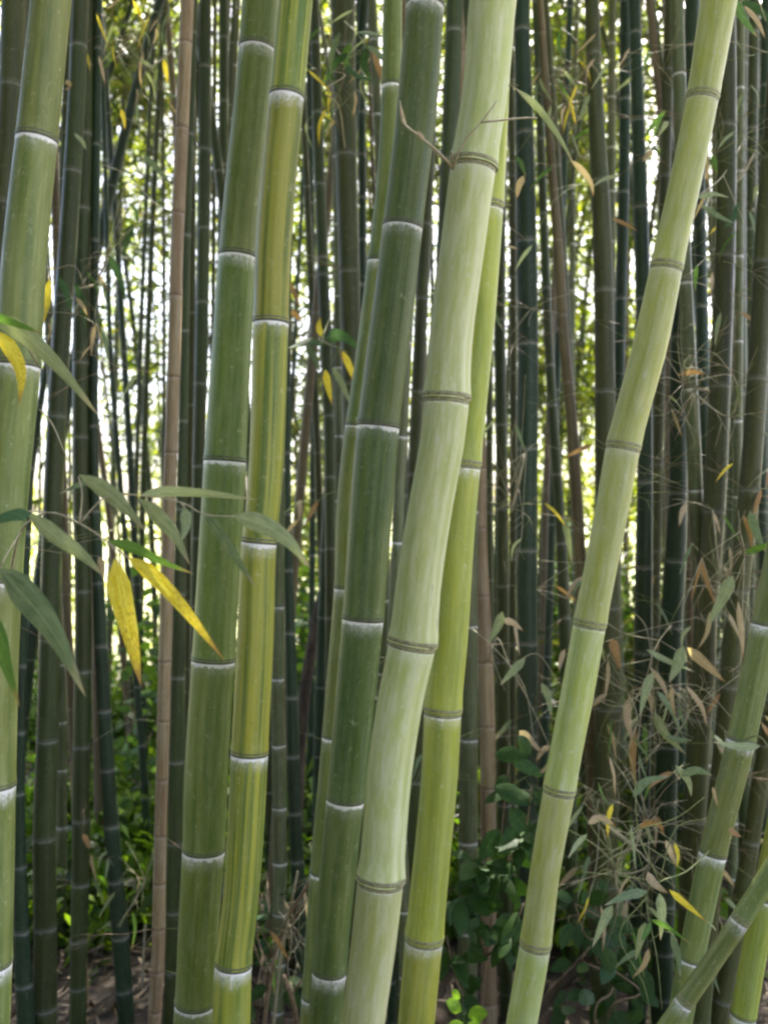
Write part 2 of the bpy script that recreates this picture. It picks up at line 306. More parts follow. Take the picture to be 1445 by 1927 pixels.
CULMS = []
def culm(label, mat, depth, pts, nodes, top=6.0, seg=14, flare=.035, nmat='dark', group=None, name='bamboo_culm', grooves=None, parts=True, stem_nodes=True):
    """pts: (y, x, w) in photo pixels from top to bottom; depth: distance or (distance at first, at last)"""
    pts = sorted(pts); ys = [p[0] for p in pts]; xs = [p[1] for p in pts]; ws = [p[2] for p in pts]
    d0, d1 = depth if isinstance(depth, tuple) else (depth, depth)
    def dist(y): return d0+(d1-d0)*(y-ys[0])/(ys[-1]-ys[0])
    ylo, yhi = min(-40, ys[0]), max(1970, ys[-1])
    yk = np.linspace(ylo, yhi, 61); xk = catmull(yk, ys, xs); wk = np.interp(yk, ys, ws)
    D = dist(yk)
    C = np.stack([(xk-722.5)/FPX*D, D, CAMH-(yk-963.5)/FPX*D], 1)
    slope = np.gradient(xk, yk); R = wk/2/FPX*D*np.cos(np.arctan(slope))
    # continue above and below the picture
    zs = C[:, 2]; tdir = (C[0]-C[3]); tdir /= tdir[2]
    zt = np.arange(zs[0]+.25, top+.01, .25) if top > zs[0]+.3 else np.array([])
    up = np.array([C[0]+tdir*(z-zs[0]) for z in zt]).reshape(-1, 3)
    Ru = R[0]*(1-.55*(zt-zs[0])/max(.1, (top-zs[0]))) if len(zt) else np.array([])
    bdir = (C[-1]-C[-4]); bdir /= bdir[2]
    gz = -.08
    zb = np.linspace(zs[-1], gz, 6)[1:] if zs[-1] > gz+.05 else np.array([])
    dn = np.array([C[-1]+bdir*(z-zs[-1])*np.array([.8, .8, 1]) for z in zb]).reshape(-1, 3)
    Rd = np.full(len(zb), R[-1])*1.03
    AC = np.concatenate([dn[::-1], C[::-1], up[:]]) if True else None
    AR = np.concatenate([Rd[::-1], R[::-1], Ru])
    keep = AC[:, 2] > gz-.001; AC = AC[keep]; AR = AR[keep]
    AZ = AC[:, 2]
    if AZ[0] > gz+.001:                                   # always start under the soil
        pass
    def cen(z): return np.stack([np.interp(z, AZ, AC[:, a]) for a in range(3)], 1)
    def rad(z): return np.interp(z, AZ, AR)
    base = cen(np.array([max(0.0, AZ[0])]))[0]; base[2] = 0
    root = empty(name, base); tag(root, label, 'bamboo', group)
    nz = sorted([float(CAMH-(y-963.5)/FPX*dist(y)) for y in nodes])
    if not nz: nz = [AZ[0]+.3]
    sp = np.mean(np.diff(nz)) if len(nz) > 1 else .3
    while nz[-1] < CAMH+970/FPX*dist(0)+.02: nz.append(nz[-1]+sp)
    spb = nz[1]-nz[0] if len(nz) > 1 else sp
    while nz[0] > max(gz+.05, CAMH-990/FPX*dist(1927)): spb *= .95; nz.insert(0, nz[0]-spb)
    nz = [z for z in nz if AZ[0]+.02 < z < AZ[-1]-.02]
    m = MC[mat]; fl_h = .026 if nmat == 'pale' else .010; big = 1.9 if nmat == 'pale' else 1.0
    def piece(pname, z0, z1, last, gi):
        L = z1-z0
        na = np.unique(np.concatenate([[0, .004, .009, .015, .024], np.linspace(.04, L-.02, max(3, int(L/.045))), [L-.008, L]])) if L > .08 else np.linspace(0, L, 4)
        z = z0+na; c = cen(z)-base; rr = rad(z)*(1+flare*np.exp(-(na/fl_h)**2)+.006*np.exp(-((L-na)/.02)**2))
        th = np.linspace(0, 2*np.pi, seg, endpoint=False); RR = rr[:, None]*np.ones(seg)
        G = np.zeros((len(z), seg))
        g = None
        if grooves and gi is not None and gi < len(grooves): g = grooves[gi]
        if g is not None:
            dth = (th-math.radians(g)+np.pi) % (2*np.pi)-np.pi
            fade = np.clip((L-na)/L*1.4, 0, 1)[:, None]
            dep = np.exp(-(dth/.30)**2)[None]*fade
            RR = RR*(1-.085*dep); G = np.exp(-((np.abs(dth)-.30)/.13)**2)[None]*fade
        V, F, th = lathe(c, RR, seg)
        a = np.stack([np.cos(th)[None]*rr[:, None], np.sin(th)[None]*rr[:, None], z[:, None]*np.ones(seg)[None]], -1).reshape(-1, 3)
        at = {'sc': a, 'nd': np.repeat(L-na, seg), 'na': np.repeat(na, seg), 'gr': G.ravel()}
        return mesh_obj(pname, V, F, m, root, at)
    def ring(z, gi=None):
        r = float(rad(np.array([z]))[0]); k = min(1.0, r/.03)
        off = np.array([-.0042, -.0030, -.0016, .0, .0014, .0028, .0050])*(.6+.4*k)*big
        pr = np.array([1.003, 1.022, 1.040, 1.028, 1.012, 1.012+flare*.9, .99+flare])
        if nmat == 'pale': pr = np.array([1.002, 1.014, 1.020, 1.006, 1.0+flare*1.0, 1.012+flare*1.15, .985+flare])
        c = cen(z+off)-base; V, F, th = lathe(c, r*pr, seg)
        a = np.stack([np.cos(th)[None]*r*np.ones(7)[:, None], np.sin(th)[None]*r*np.ones(7)[:, None], (z+off)[:, None]*np.ones(seg)[None]], -1).reshape(-1, 3)
        return mesh_obj('node_ring', V, F, MN[nmat], root, {'sc': a})
    def long_piece(pname, z0, z1):
        """out-of-picture run of the culm, its nodes swelling the one mesh"""
        if z1-z0 < .03: return
        zz = np.arange(z0, z1, .09); zz = np.append(zz, z1); r = rad(zz)
        V, F, th = lathe(cen(zz)-base, r, max(8, seg//2)); s2 = max(8, seg//2)
        a = np.stack([np.cos(th)[None]*r[:, None], np.sin(th)[None]*r[:, None], zz[:, None]*np.ones(s2)[None]], -1).reshape(-1, 3)
        ndv = (-(zz-z0)) % max(sp, .1)
        mesh_obj(pname, V, F, m, root, {'sc': a, 'nd': np.repeat(np.maximum(ndv, .03), s2), 'na': np.repeat(np.full(len(zz), .2), s2), 'gr': np.zeros(len(zz)*s2)})
    long_piece('lower_stem', AZ[0], nz[0])
    gi = 0
    for i in range(len(nz)-1)[::-1] if False else range(len(nz)-2, -1, -1):
        piece('internode', nz[i], nz[i+1], False, gi); gi += 1
    for z in nz: ring(z)
    long_piece('upper_stem', nz[-1], AZ[-1])
    rec = dict(root=root, base=base, nz=nz, cen=cen, rad=rad, label=label, depth=(d0+d1)/2)
    CULMS.append(rec); return rec

# ------------------------------------------------------------------ the front culms
A = culm('grey-green culm with broad white node bands, farthest from the leaning pale culm', 'sage', 1.45,
     [(0, 97, 73), (260, 70, 75), (480, 47, 80), (685, 34, 82), (964, 7, 84), (1250, -10, 86), (1475, -15, 86), (1810, -22, 86), (1927, -26, 86)],
     [260, 685, 1090, 1475, 1810], seg=32, top=6.5)
D = culm('mid-green culm with thin white rings, directly left of the yellow-striped culm', 'green', 1.68,
     [(0, 490, 68), (90, 484, 68), (480, 447, 70), (640, 437, 73), (865, 424, 79), (1240, 402, 80), (1446, 389, 81), (1597, 384, 79), (1700, 377, 77), (1885, 367, 74), (1927, 364, 74)],
     [90, 480, 865, 1240, 1597, 1885], seg=32, top=6.5)
Fc = culm('yellow-green culm with bold vertical yellow stripes and white node bands', 'stripe', 1.55,
     [(0, 557, 64), (180, 540, 65), (480, 514, 67), (605, 510, 67), (964, 494, 65), (1018, 488, 66), (1200, 481, 69), (1415, 470, 70), (1600, 460, 68), (1700, 453, 67), (1812, 440, 69), (1927, 435, 72)],
     [180, 605, 1018, 1415, 1812], seg=32, top=6.5)
G = culm('dark green culm with ragged white node bands, touching the thick pale waxy culm', 'deep', 1.62,
     [(0, 801, 70), (10, 800, 71), (160, 788, 76), (425, 758, 75), (640, 732, 79), (800, 712, 80), (964, 698, 80), (1163, 683, 78), (1330, 667, 75), (1502, 650, 71), (1700, 630, 68), (1825, 620, 65), (1927, 611, 62)],
     [10, 425, 800, 1163, 1502, 1825], seg=32, top=6.5)
G2 = culm('slim sage culm half hidden behind the dark green culm with ragged bands', 'sage', 2.0,
     [(0, 739, 36), (300, 732, 40), (600, 700, 44), (960, 656, 46), (1105, 652, 46), (1250, 640, 46), (1385, 629, 46), (1640, 606, 46), (1875, 590, 44), (1927, 586, 44)],
     [160, 490, 800, 1105, 1385, 1640, 1875], seg=20, top=6.0)
H = culm('thick pale waxy culm with swollen greenish nodes and a lengthwise groove', 'pale', 1.50,
     [(-140, 946, 92), (0, 927, 89), (160, 914, 86), (315, 890, 86), (480, 868, 84), (640, 848, 82), (752, 840, 85), (800, 836, 85), (964, 808, 84), (1120, 785, 86), (1212, 776, 90), (1270, 763, 88), (1446, 734, 85), (1600, 721, 83), (1655, 716, 87), (1760, 705, 86), (1927, 683, 82)],
     [-100, 315, 752, 1212, 1655, 2080], seg=40, top=6.5, flare=.095, nmat='pale', grooves=[-146, -32, -36, -40, -35])
I_ = culm('lime-yellow culm tucked behind the right side of the thick pale culm', 'lime', 1.74,
     [(0, 938, 55), (160, 930, 57), (390, 917, 60), (640, 897, 62), (875, 872, 65), (1000, 860, 66), (1200, 846, 69), (1338, 833, 70), (1446, 828, 69), (1600, 814, 69), (1765, 798, 71), (1927, 783, 69)],
     [390, 875, 1338, 1765], seg=32, top=6.5, flare=.06, nmat='pale')
J = culm('pale culm leaning strongly to the right, free of the other culms', 'palelime', 1.78,
     [(0, 1352, 68), (185, 1321, 59), (505, 1253, 60), (640, 1225, 66), (842, 1172, 64), (964, 1150, 62), (1175, 1109, 61), (1300, 1087, 62), (1446, 1059, 60), (1487, 1052, 60), (1640, 1025, 56), (1777, 1007, 58), (1927, 981, 58)],
     [185, 505, 842, 1175, 1487, 1777], seg=32, top=5.5, flare=.055, nmat='pale')

# ------------------------------------------------------------------ second rank (individually placed)
K = culm('olive-green culm with white rings leaning right beside the thin diagonal culm', 'sage', 2.1,
     [(900, 1492, 50), (1175, 1440, 52), (1392, 1394, 53), (1605, 1341, 51), (1803, 1300, 48), (1927, 1277, 47)], [1175, 1392, 1605, 1803], top=3.2, seg=20)
Lc = culm('thin bare culm slanting diagonally across its neighbours near the ground', 'sage', (1.9, 1.95),
     [(1500, 1540, 44), (1650, 1444, 44), (1729, 1394, 43), (1883, 1289, 42), (1927, 1258, 42)], [1560, 1729, 1883], top=2.3, seg=18, nmat='pale')
M_ = culm('bright green young culm behind the thin diagonal culm', 'lime', 2.25,
     [(1500, 1475, 44), (1690, 1438, 46), (1800, 1417, 46), (1910, 1398, 47), (1927, 1395, 47)], [1500, 1690, 1910], top=3.0, seg=18)
N_ = culm('narrow shaded culm between the olive culm and the bright green young culm', 'olive', 2.7,
     [(1300, 1462, 30), (1446, 1433, 31), (1582, 1413, 31), (1700, 1392, 32), (1927, 1349, 33)], [1400, 1582, 1740, 1880], top=3.2)
C = culm('tan dead culm with closely spaced brown nodes', 'tan', 2.35,
     [(0, 353, 25), (240, 343, 25), (480, 333, 24), (640, 329, 24), (964, 318, 24), (1200, 312, 24), (1446, 306, 23), (1640, 301, 24), (1800, 298, 25), (1927, 291, 25)],
     [80, 240, 400, 555, 708, 850, 985, 1118, 1243, 1355, 1465, 1570, 1660, 1745, 1825, 1900], seg=18, nmat='tan', flare=.05)
B = culm('dark sage culm with crisp white rings, just right of the grey-green broad-banded culm', 'shade', 2.75,
     [(0, 152, 30), (160, 146, 31), (420, 131, 33), (620, 117, 34), (964, 100, 36), (1180, 95, 38), (1390, 90, 40), (1575, 84, 41), (1742, 86, 42), (1893, 86, 43), (1927, 86, 43)],
     [85, 320, 555, 780, 1000, 1200, 1390, 1575, 1742, 1893], seg=18)
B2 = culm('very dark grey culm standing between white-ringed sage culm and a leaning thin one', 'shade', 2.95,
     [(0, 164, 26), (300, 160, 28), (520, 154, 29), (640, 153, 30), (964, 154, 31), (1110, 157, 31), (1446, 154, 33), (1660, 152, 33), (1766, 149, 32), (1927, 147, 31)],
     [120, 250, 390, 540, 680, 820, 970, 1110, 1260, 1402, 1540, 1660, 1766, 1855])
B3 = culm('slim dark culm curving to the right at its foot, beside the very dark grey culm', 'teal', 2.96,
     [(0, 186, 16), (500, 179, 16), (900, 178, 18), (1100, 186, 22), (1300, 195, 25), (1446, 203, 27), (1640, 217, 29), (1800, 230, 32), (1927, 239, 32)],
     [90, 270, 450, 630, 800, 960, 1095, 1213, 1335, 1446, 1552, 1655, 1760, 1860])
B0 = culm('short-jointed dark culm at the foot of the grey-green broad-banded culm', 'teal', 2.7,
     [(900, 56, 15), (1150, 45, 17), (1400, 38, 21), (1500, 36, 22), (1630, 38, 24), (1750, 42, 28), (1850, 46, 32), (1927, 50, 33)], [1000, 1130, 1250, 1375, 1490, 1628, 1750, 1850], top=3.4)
B1 = culm('slim pinkish-brown dead culm partly hidden by the white-ringed sage culm', 'brown', 3.1,
     [(700, 113, 15), (900, 118, 16), (1100, 124, 17), (1290, 134, 17), (1446, 141, 17), (1700, 152, 17), (1900, 160, 17)], [760, 880, 1000, 1115, 1225, 1330, 1430], top=3.2, nmat='tan')
T1 = culm('thin dark culm leaning left through the brightest gap beside the tan culm', 'teal', 4.0,
     [(0, 190, 9), (480, 203, 9), (650, 208, 9), (800, 218, 10), (920, 228, 10), (1150, 247, 12), (1446, 270, 14), (1640, 281, 14), (1800, 288, 14)], [100, 300, 480, 640, 790, 930, 1060, 1180, 1290, 1400, 1500, 1600, 1690])
R1 = culm('shaded culm close against the right side of the tan dead culm', 'shade', 2.9,
     [(0, 367, 12), (500, 351, 15), (800, 345, 18), (964, 341, 21), (1200, 336, 26), (1446, 332, 29), (1640, 329, 29), (1800, 325, 28), (1927, 321, 27)],
     [60, 250, 440, 620, 790, 955, 1115, 1272, 1430, 1583, 1712, 1824])
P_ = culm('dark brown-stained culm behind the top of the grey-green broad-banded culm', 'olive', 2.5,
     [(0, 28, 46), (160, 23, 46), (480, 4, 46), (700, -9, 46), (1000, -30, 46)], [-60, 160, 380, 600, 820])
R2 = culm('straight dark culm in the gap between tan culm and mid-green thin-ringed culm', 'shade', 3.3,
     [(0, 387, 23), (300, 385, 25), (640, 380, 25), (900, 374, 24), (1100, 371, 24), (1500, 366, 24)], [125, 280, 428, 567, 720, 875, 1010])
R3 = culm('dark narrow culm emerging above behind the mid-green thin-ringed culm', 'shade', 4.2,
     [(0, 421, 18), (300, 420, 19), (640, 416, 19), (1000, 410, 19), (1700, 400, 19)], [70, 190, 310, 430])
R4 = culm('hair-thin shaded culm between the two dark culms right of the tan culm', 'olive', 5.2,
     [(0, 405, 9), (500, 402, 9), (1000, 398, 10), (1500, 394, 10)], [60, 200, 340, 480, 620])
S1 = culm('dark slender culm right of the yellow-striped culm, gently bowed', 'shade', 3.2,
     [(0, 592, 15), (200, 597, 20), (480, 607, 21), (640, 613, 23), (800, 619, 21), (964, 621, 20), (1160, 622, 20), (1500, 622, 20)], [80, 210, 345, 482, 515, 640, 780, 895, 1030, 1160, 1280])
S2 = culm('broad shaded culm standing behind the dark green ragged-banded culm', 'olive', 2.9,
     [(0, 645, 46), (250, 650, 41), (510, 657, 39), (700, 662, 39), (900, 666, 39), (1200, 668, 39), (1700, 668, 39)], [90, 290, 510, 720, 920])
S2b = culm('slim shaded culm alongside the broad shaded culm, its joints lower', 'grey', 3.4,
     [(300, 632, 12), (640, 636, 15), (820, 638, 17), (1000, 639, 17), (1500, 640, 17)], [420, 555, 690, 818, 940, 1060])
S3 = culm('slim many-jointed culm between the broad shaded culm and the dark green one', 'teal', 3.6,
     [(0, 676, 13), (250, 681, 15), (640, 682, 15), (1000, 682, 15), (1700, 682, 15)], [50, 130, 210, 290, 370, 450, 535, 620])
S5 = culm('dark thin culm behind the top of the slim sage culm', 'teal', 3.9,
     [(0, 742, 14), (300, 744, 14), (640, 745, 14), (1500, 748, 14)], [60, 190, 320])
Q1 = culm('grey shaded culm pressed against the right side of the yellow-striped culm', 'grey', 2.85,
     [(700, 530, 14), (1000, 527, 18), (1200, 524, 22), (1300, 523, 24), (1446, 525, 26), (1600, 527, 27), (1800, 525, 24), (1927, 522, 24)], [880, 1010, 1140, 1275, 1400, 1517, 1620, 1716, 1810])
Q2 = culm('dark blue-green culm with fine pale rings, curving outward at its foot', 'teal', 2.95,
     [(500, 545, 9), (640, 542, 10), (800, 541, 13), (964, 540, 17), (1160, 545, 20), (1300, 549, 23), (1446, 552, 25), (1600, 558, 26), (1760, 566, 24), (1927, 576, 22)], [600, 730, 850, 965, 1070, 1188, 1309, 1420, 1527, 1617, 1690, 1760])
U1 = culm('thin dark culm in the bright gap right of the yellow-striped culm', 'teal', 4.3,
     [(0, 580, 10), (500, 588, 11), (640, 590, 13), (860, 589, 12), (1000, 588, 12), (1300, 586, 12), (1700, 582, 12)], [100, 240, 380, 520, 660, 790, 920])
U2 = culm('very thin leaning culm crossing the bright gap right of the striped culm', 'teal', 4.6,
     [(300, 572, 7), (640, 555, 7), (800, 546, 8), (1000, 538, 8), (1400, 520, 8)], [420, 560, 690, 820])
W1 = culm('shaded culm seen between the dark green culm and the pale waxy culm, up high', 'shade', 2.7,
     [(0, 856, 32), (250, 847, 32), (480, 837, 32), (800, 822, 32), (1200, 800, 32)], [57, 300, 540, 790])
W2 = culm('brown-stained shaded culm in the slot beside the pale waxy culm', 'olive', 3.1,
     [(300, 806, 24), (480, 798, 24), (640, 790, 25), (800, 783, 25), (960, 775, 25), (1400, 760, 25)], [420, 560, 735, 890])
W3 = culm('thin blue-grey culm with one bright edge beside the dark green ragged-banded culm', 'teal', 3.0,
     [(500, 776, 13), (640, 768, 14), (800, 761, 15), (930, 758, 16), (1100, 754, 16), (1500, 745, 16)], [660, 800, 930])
W4 = culm('pale sliver of a culm showing between the dark green culm and pale waxy culm', 'grey', 2.5,
     [(800, 757, 22), (900, 752, 22), (1018, 748, 22), (1150, 742, 23), (1400, 738, 23), (1640, 758, 24), (1927, 764, 24)], [820, 1018, 1210, 1400, 1580, 1710])
X1 = culm('sage culm with white rings rising among the dark laurel leaves', 'grey', 2.75,
     [(640, 898, 22), (900, 889, 25), (1175, 884, 30), (1388, 882, 34), (1580, 881, 36), (1748, 880, 37), (1927, 879, 36)], [740, 960, 1175, 1388, 1580, 1748, 1893], seg=18)
X2 = culm('reddish-tan dead culm right of the lime-yellow culm', 'tan', 2.8,
     [(700, 896, 20), (880, 905, 20), (1000, 904, 23), (1120, 908, 26), (1280, 914, 29), (1446, 918, 30), (1640, 919, 30), (1927, 920, 30)], [780, 880, 992, 1120, 1245, 1365, 1480, 1585, 1690], nmat='tan', flare=.05)
Y0 = culm('thin dark culm close right of the lime-yellow culm, above the tan dead one', 'olive', 3.8,
     [(300, 925, 12), (600, 921, 14), (960, 921, 14), (1500, 925, 14)], [420, 550, 690, 830])
Y1 = culm('shaded upright culm left of the wide blue-green culm', 'shade', 3.1,
     [(0, 948, 20), (400, 941, 22), (640, 940, 22), (960, 945, 23), (1250, 946, 24), (1446, 948, 25), (1900, 952, 26)], [190, 400, 600, 797, 955, 1100, 1242, 1380])
Z0 = culm('thin dark culm hugging the left edge of the wide blue-green culm', 'olive', 3.5,
     [(0, 960, 13), (640, 966, 14), (1200, 964, 15), (1800, 962, 15)], [150, 330, 520, 700, 880, 1050])
Z = culm('wide dark blue-green culm with evenly spaced pale joints', 'teal', 2.9,
     [(0, 981, 29), (100, 983, 30), (250, 987, 34), (480, 991, 39), (640, 993, 39), (964, 991, 40), (1250, 992, 38), (1446, 993, 38), (1900, 995, 38)], [55, 250, 452, 645, 842, 1033, 1208, 1380, 1540], seg=18)
AA = culm('slim brown culm bowing rightward through the green gap', 'brown', 2.9,
     [(0, 1016, 13), (60, 1020, 14), (180, 1028, 15), (330, 1039, 16), (480, 1051, 19), (640, 1061, 20), (800, 1076, 21), (964, 1086, 22), (1080, 1094, 22), (1400, 1110, 22), (1800, 1120, 22)], [60, 180, 310, 450, 590, 717, 852, 990, 1110], nmat='tan')
BB = culm('slim green culm leaning beside the brown bowed one', 'shade', 3.4,
     [(200, 1015, 15), (400, 1022, 16), (560, 1028, 17), (700, 1035, 18), (870, 1046, 19), (1000, 1055, 20), (1150, 1061, 24), (1300, 1067, 25), (1600, 1074, 25)], [260, 400, 540, 685, 760, 890, 1020, 1160])
CC = culm('stout olive culm just left of the leaning pale culm', 'olive', 2.8,
     [(0, 1113, 27), (200, 1120, 29), (400, 1131, 35), (640, 1137, 37), (840, 1139, 40), (1000, 1142, 44), (1300, 1143, 48), (1600, 1138, 48), (1927, 1134, 48)], [100, 340, 545, 735, 940, 1140, 1330, 1500, 1660], seg=18)
DD = culm('thin blue-black culm right of the stout olive culm', 'teal', 3.1,
     [(0, 1176, 20), (300, 1174, 21), (480, 1170, 21), (640, 1166, 21), (900, 1160, 22), (1400, 1152, 22)], [185, 360, 560, 740])
EE = culm('dark culm with one bright edge crossing behind the leaning pale culm', 'teal', 2.9,
     [(0, 1193, 22), (100, 1196, 22), (400, 1205, 28), (640, 1211, 28), (905, 1213, 29), (1066, 1211, 33), (1200, 1210, 34), (1446, 1206, 34), (1800, 1200, 34)], [60, 225, 388, 560, 735, 905, 1066, 1225, 1375], seg=18)
FF = culm('olive culm behind the upper leaning pale culm', 'olive', 3.4,
     [(0, 1260, 19), (150, 1256, 20), (400, 1249, 21), (700, 1240, 21), (1200, 1230, 21)], [130, 330, 520])
GG = culm('blue-green short-jointed culm right of the leaning pale culm', 'teal', 2.85,
     [(300, 1290, 26), (640, 1276, 28), (790, 1275, 33), (925, 1275, 34), (1053, 1270, 40), (1177, 1263, 42), (1290, 1258, 42), (1446, 1254, 40), (1800, 1246, 40)], [480, 632, 788, 925, 1053, 1177, 1290, 1400], seg=18)
HH = culm('pale olive culm bending left at its top behind the leaning pale culm', 'grey', 2.75,
     [(200, 1279, 24), (480, 1287, 25), (640, 1294, 26), (850, 1305, 27), (964, 1310, 26), (1100, 1316, 27), (1400, 1325, 27), (1800, 1335, 27)], [330, 530, 730, 920, 1100])
II = culm('grey slim culm with a lit right edge next to the pale olive culm', 'teal', 3.1,
     [(200, 1312, 21), (500, 1318, 22), (640, 1321, 24), (850, 1326, 24), (1200, 1330, 24), (1700, 1335, 24)], [390, 575, 757, 930])
JJ = culm('broad brownish-green culm with a brown scar, right of the pale olive culm', 'olive', 2.7,
     [(0, 1364, 36), (200, 1366, 36), (500, 1363, 36), (640, 1357, 38), (900, 1346, 41), (1000, 1340, 41), (1150, 1327, 41), (1250, 1324, 42), (1400, 1313, 42), (1650, 1300, 42), (1927, 1290, 42)], [235, 480, 724, 960, 1160, 1350, 1540, 1700], seg=18)
KK = culm('thin grey culm with a bright right edge beside the broad brownish-green culm', 'grey', 3.2,
     [(200, 1392, 15), (640, 1389, 16), (964, 1386, 16), (1500, 1380, 16)], [320, 480, 640, 790])
LL = culm('shaded culm sweeping down leftward toward the dry leaf spray', 'olive', 2.6,
     [(250, 1452, 33), (400, 1440, 34), (640, 1428, 36), (900, 1411, 38), (1050, 1396, 37), (1150, 1385, 36), (1300, 1371, 36), (1446, 1356, 36), (1700, 1335, 36)], [490, 710, 920, 1110, 1290, 1460], top=4.5, seg=18)
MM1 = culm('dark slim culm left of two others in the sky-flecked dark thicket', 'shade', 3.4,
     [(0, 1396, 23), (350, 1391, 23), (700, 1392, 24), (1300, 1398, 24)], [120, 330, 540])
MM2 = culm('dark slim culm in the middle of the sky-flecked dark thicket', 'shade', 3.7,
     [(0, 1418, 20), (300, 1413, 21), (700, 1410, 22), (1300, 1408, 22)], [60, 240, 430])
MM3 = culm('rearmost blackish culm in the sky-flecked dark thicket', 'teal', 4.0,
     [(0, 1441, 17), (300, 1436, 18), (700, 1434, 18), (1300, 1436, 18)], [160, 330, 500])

# ------------------------------------------------------------------ farther culms of the grove (slim, individually standing)
def far_culm_mesh(r, h, sp, bend, seed):
    rr = random.Random(seed); z = []; rad = []; t = -.08
    nodes = []; q = rr.uniform(.05, .2)
    while q < h: nodes.append(q); q += sp*rr.uniform(.85, 1.12)*(.7+.3*min(1, q/1.5))
    zz = [-.08]; R = [r]
    for q in nodes:
        if q < 4.5: zz += [q-.012, q-.003, q+.004, q+.018]; R += [r, r*1.05, r*1.07, r]
    zz.append(h); R.append(r*.4)
    zz = np.array(zz); R = np.array(R)*(1-.08*np.clip(zz, 0, 5))
    C = np.stack([bend[0]*(zz/4)**2, bend[1]*(zz/4)**2, zz], 1); V, F, th = lathe(C, R, 9)
    a = np.stack([np.cos(th)[None]*R[:, None], np.sin(th)[None]*R[:, None], zz[:, None]*np.ones(9)[None]], -1).reshape(-1, 3)
    nd = np.array([min([q-x for q in nodes if q-x >= -.001] or [.2]) for x in zz])
    return V, F, {'sc': a, 'nd': np.repeat(np.maximum(nd, 0), 9), 'na': np.repeat(np.full(len(zz), .2), 9), 'gr': np.zeros(len(zz)*9)}
def far_culms():
    prot = []
    for i in range(12):
        m = ['shade', 'teal', 'olive', 'grey', 'shade', 'brown'][i % 6]
        r = [.016, .02, .024, .028][i % 4]
        V, F, at = far_culm_mesh(r, random.Random(i).uniform(6.5, 8.5), .26+.05*(i % 3), (random.Random(i+50).uniform(-.35, .35), random.Random(i+80).uniform(-.2, .2)), i)
        prot.append((V, F, at, MC[m], ['shaded green', 'blue-green', 'olive', 'grey-green', 'shaded green', 'dead brown'][i % 6], None))
    meshes = {}; used = {}
    SHORT = [(20, 'grey-green broad-banded culm'), (90, 'white-ringed sage culm'), (153, 'very dark grey culm'), (205, 'foot-curved slim dark culm'), (255, 'leaning thin dark culm'), (312, 'tan dead culm'), (380, 'straight dark culm by the tan one'), (420, 'mid-green thin-ringed culm'), (490, 'yellow-striped culm'), (545, 'dark blue-green outward-curving culm'),
             (590, 'thin culm right of the striped one'), (620, 'gently bowed slender culm'), (657, 'broad shaded culm'), (700, 'dark green ragged-banded culm'), (790, 'thick pale waxy culm'), (860, 'lime-yellow culm'), (915, 'reddish-tan dead culm'), (992, 'wide dark blue-green culm'), (1045, 'slim green leaning culm'), (1085, 'slim brown bowed culm'), (1138, 'stout olive culm'), (1172, 'thin blue-black culm'),
             (1210, 'bright-edged dark culm'), (1255, 'blue-green short-jointed culm'), (1300, 'pale olive culm'), (1325, 'grey lit-edged slim culm'), (1350, 'broad brownish-green culm'), (1388, 'thin grey bright-edged culm'), (1415, 'sky-flecked dark thicket'), (1440, 'sweeping shaded culm'), (1480, 'white-ringed olive-green culm')]
    spots = []
    rr = random.Random(5)
    def put(px, d): spots.append((px, d))
    for px in [70, 98, 128, 205, 232, 250, 262, 292, 302, 312, 345, 360, 405, 440, 470, 520, 566, 575, 602, 628, 655, 690, 700, 735, 770, 815, 905, 935, 1002, 1012, 1030, 1075, 1088, 1100, 1155, 1185, 1235]:
        put(px+rr.uniform(-4, 4), rr.uniform(4.6, 9.5))
    for i in range(34): put(rr.uniform(1240, 1500), rr.uniform(3.8, 8.5))
    for i in range(10): put(rr.uniform(-60, 60), rr.uniform(3.8, 8))
    for i in range(10): put(rr.uniform(1000, 1240), rr.uniform(6, 10))
    for px in [12, 30, 112, 122, 190, 244, 278, 358, 398, 412, 504, 512, 603, 628, 700, 770, 812, 930, 1022, 1108, 1178, 1248, 1296, 1338, 1372, 1402, 1428]: put(px+rr.uniform(-6, 6), rr.uniform(3.25, 5.2))
    for i in range(9): put(rr.uniform(330, 1240), rr.uniform(6.5, 11))
    for i, (px, d) in enumerate(spots):
        q = i % 12; V, F, at, m, word, me = prot[q]
        name = 'bamboo_culm'
        if q not in meshes:
            o = mesh_obj(name, V, F, m, None, at); meshes[q] = o
        else:
            o = meshes[q].copy(); link(o)
        o.location = ((px-722.5)/FPX*d, d, 0); o.rotation_euler = (rr.gauss(0, .02), rr.gauss(0, .026), rr.uniform(0, 6.28))
        s = rr.uniform(.9, 1.15); o.scale = (s, s, 1)
        zone = min(SHORT, key=lambda q: abs(q[0]-px))[1]
        used.setdefault((word, zone), []).append(o)
    for (word, zone), os_ in used.items():
        for o in os_:
            tag(o, f'slim {word} culm standing far back behind the {zone}', 'bamboo', 'slim culms at the back of the grove')
far_culms()

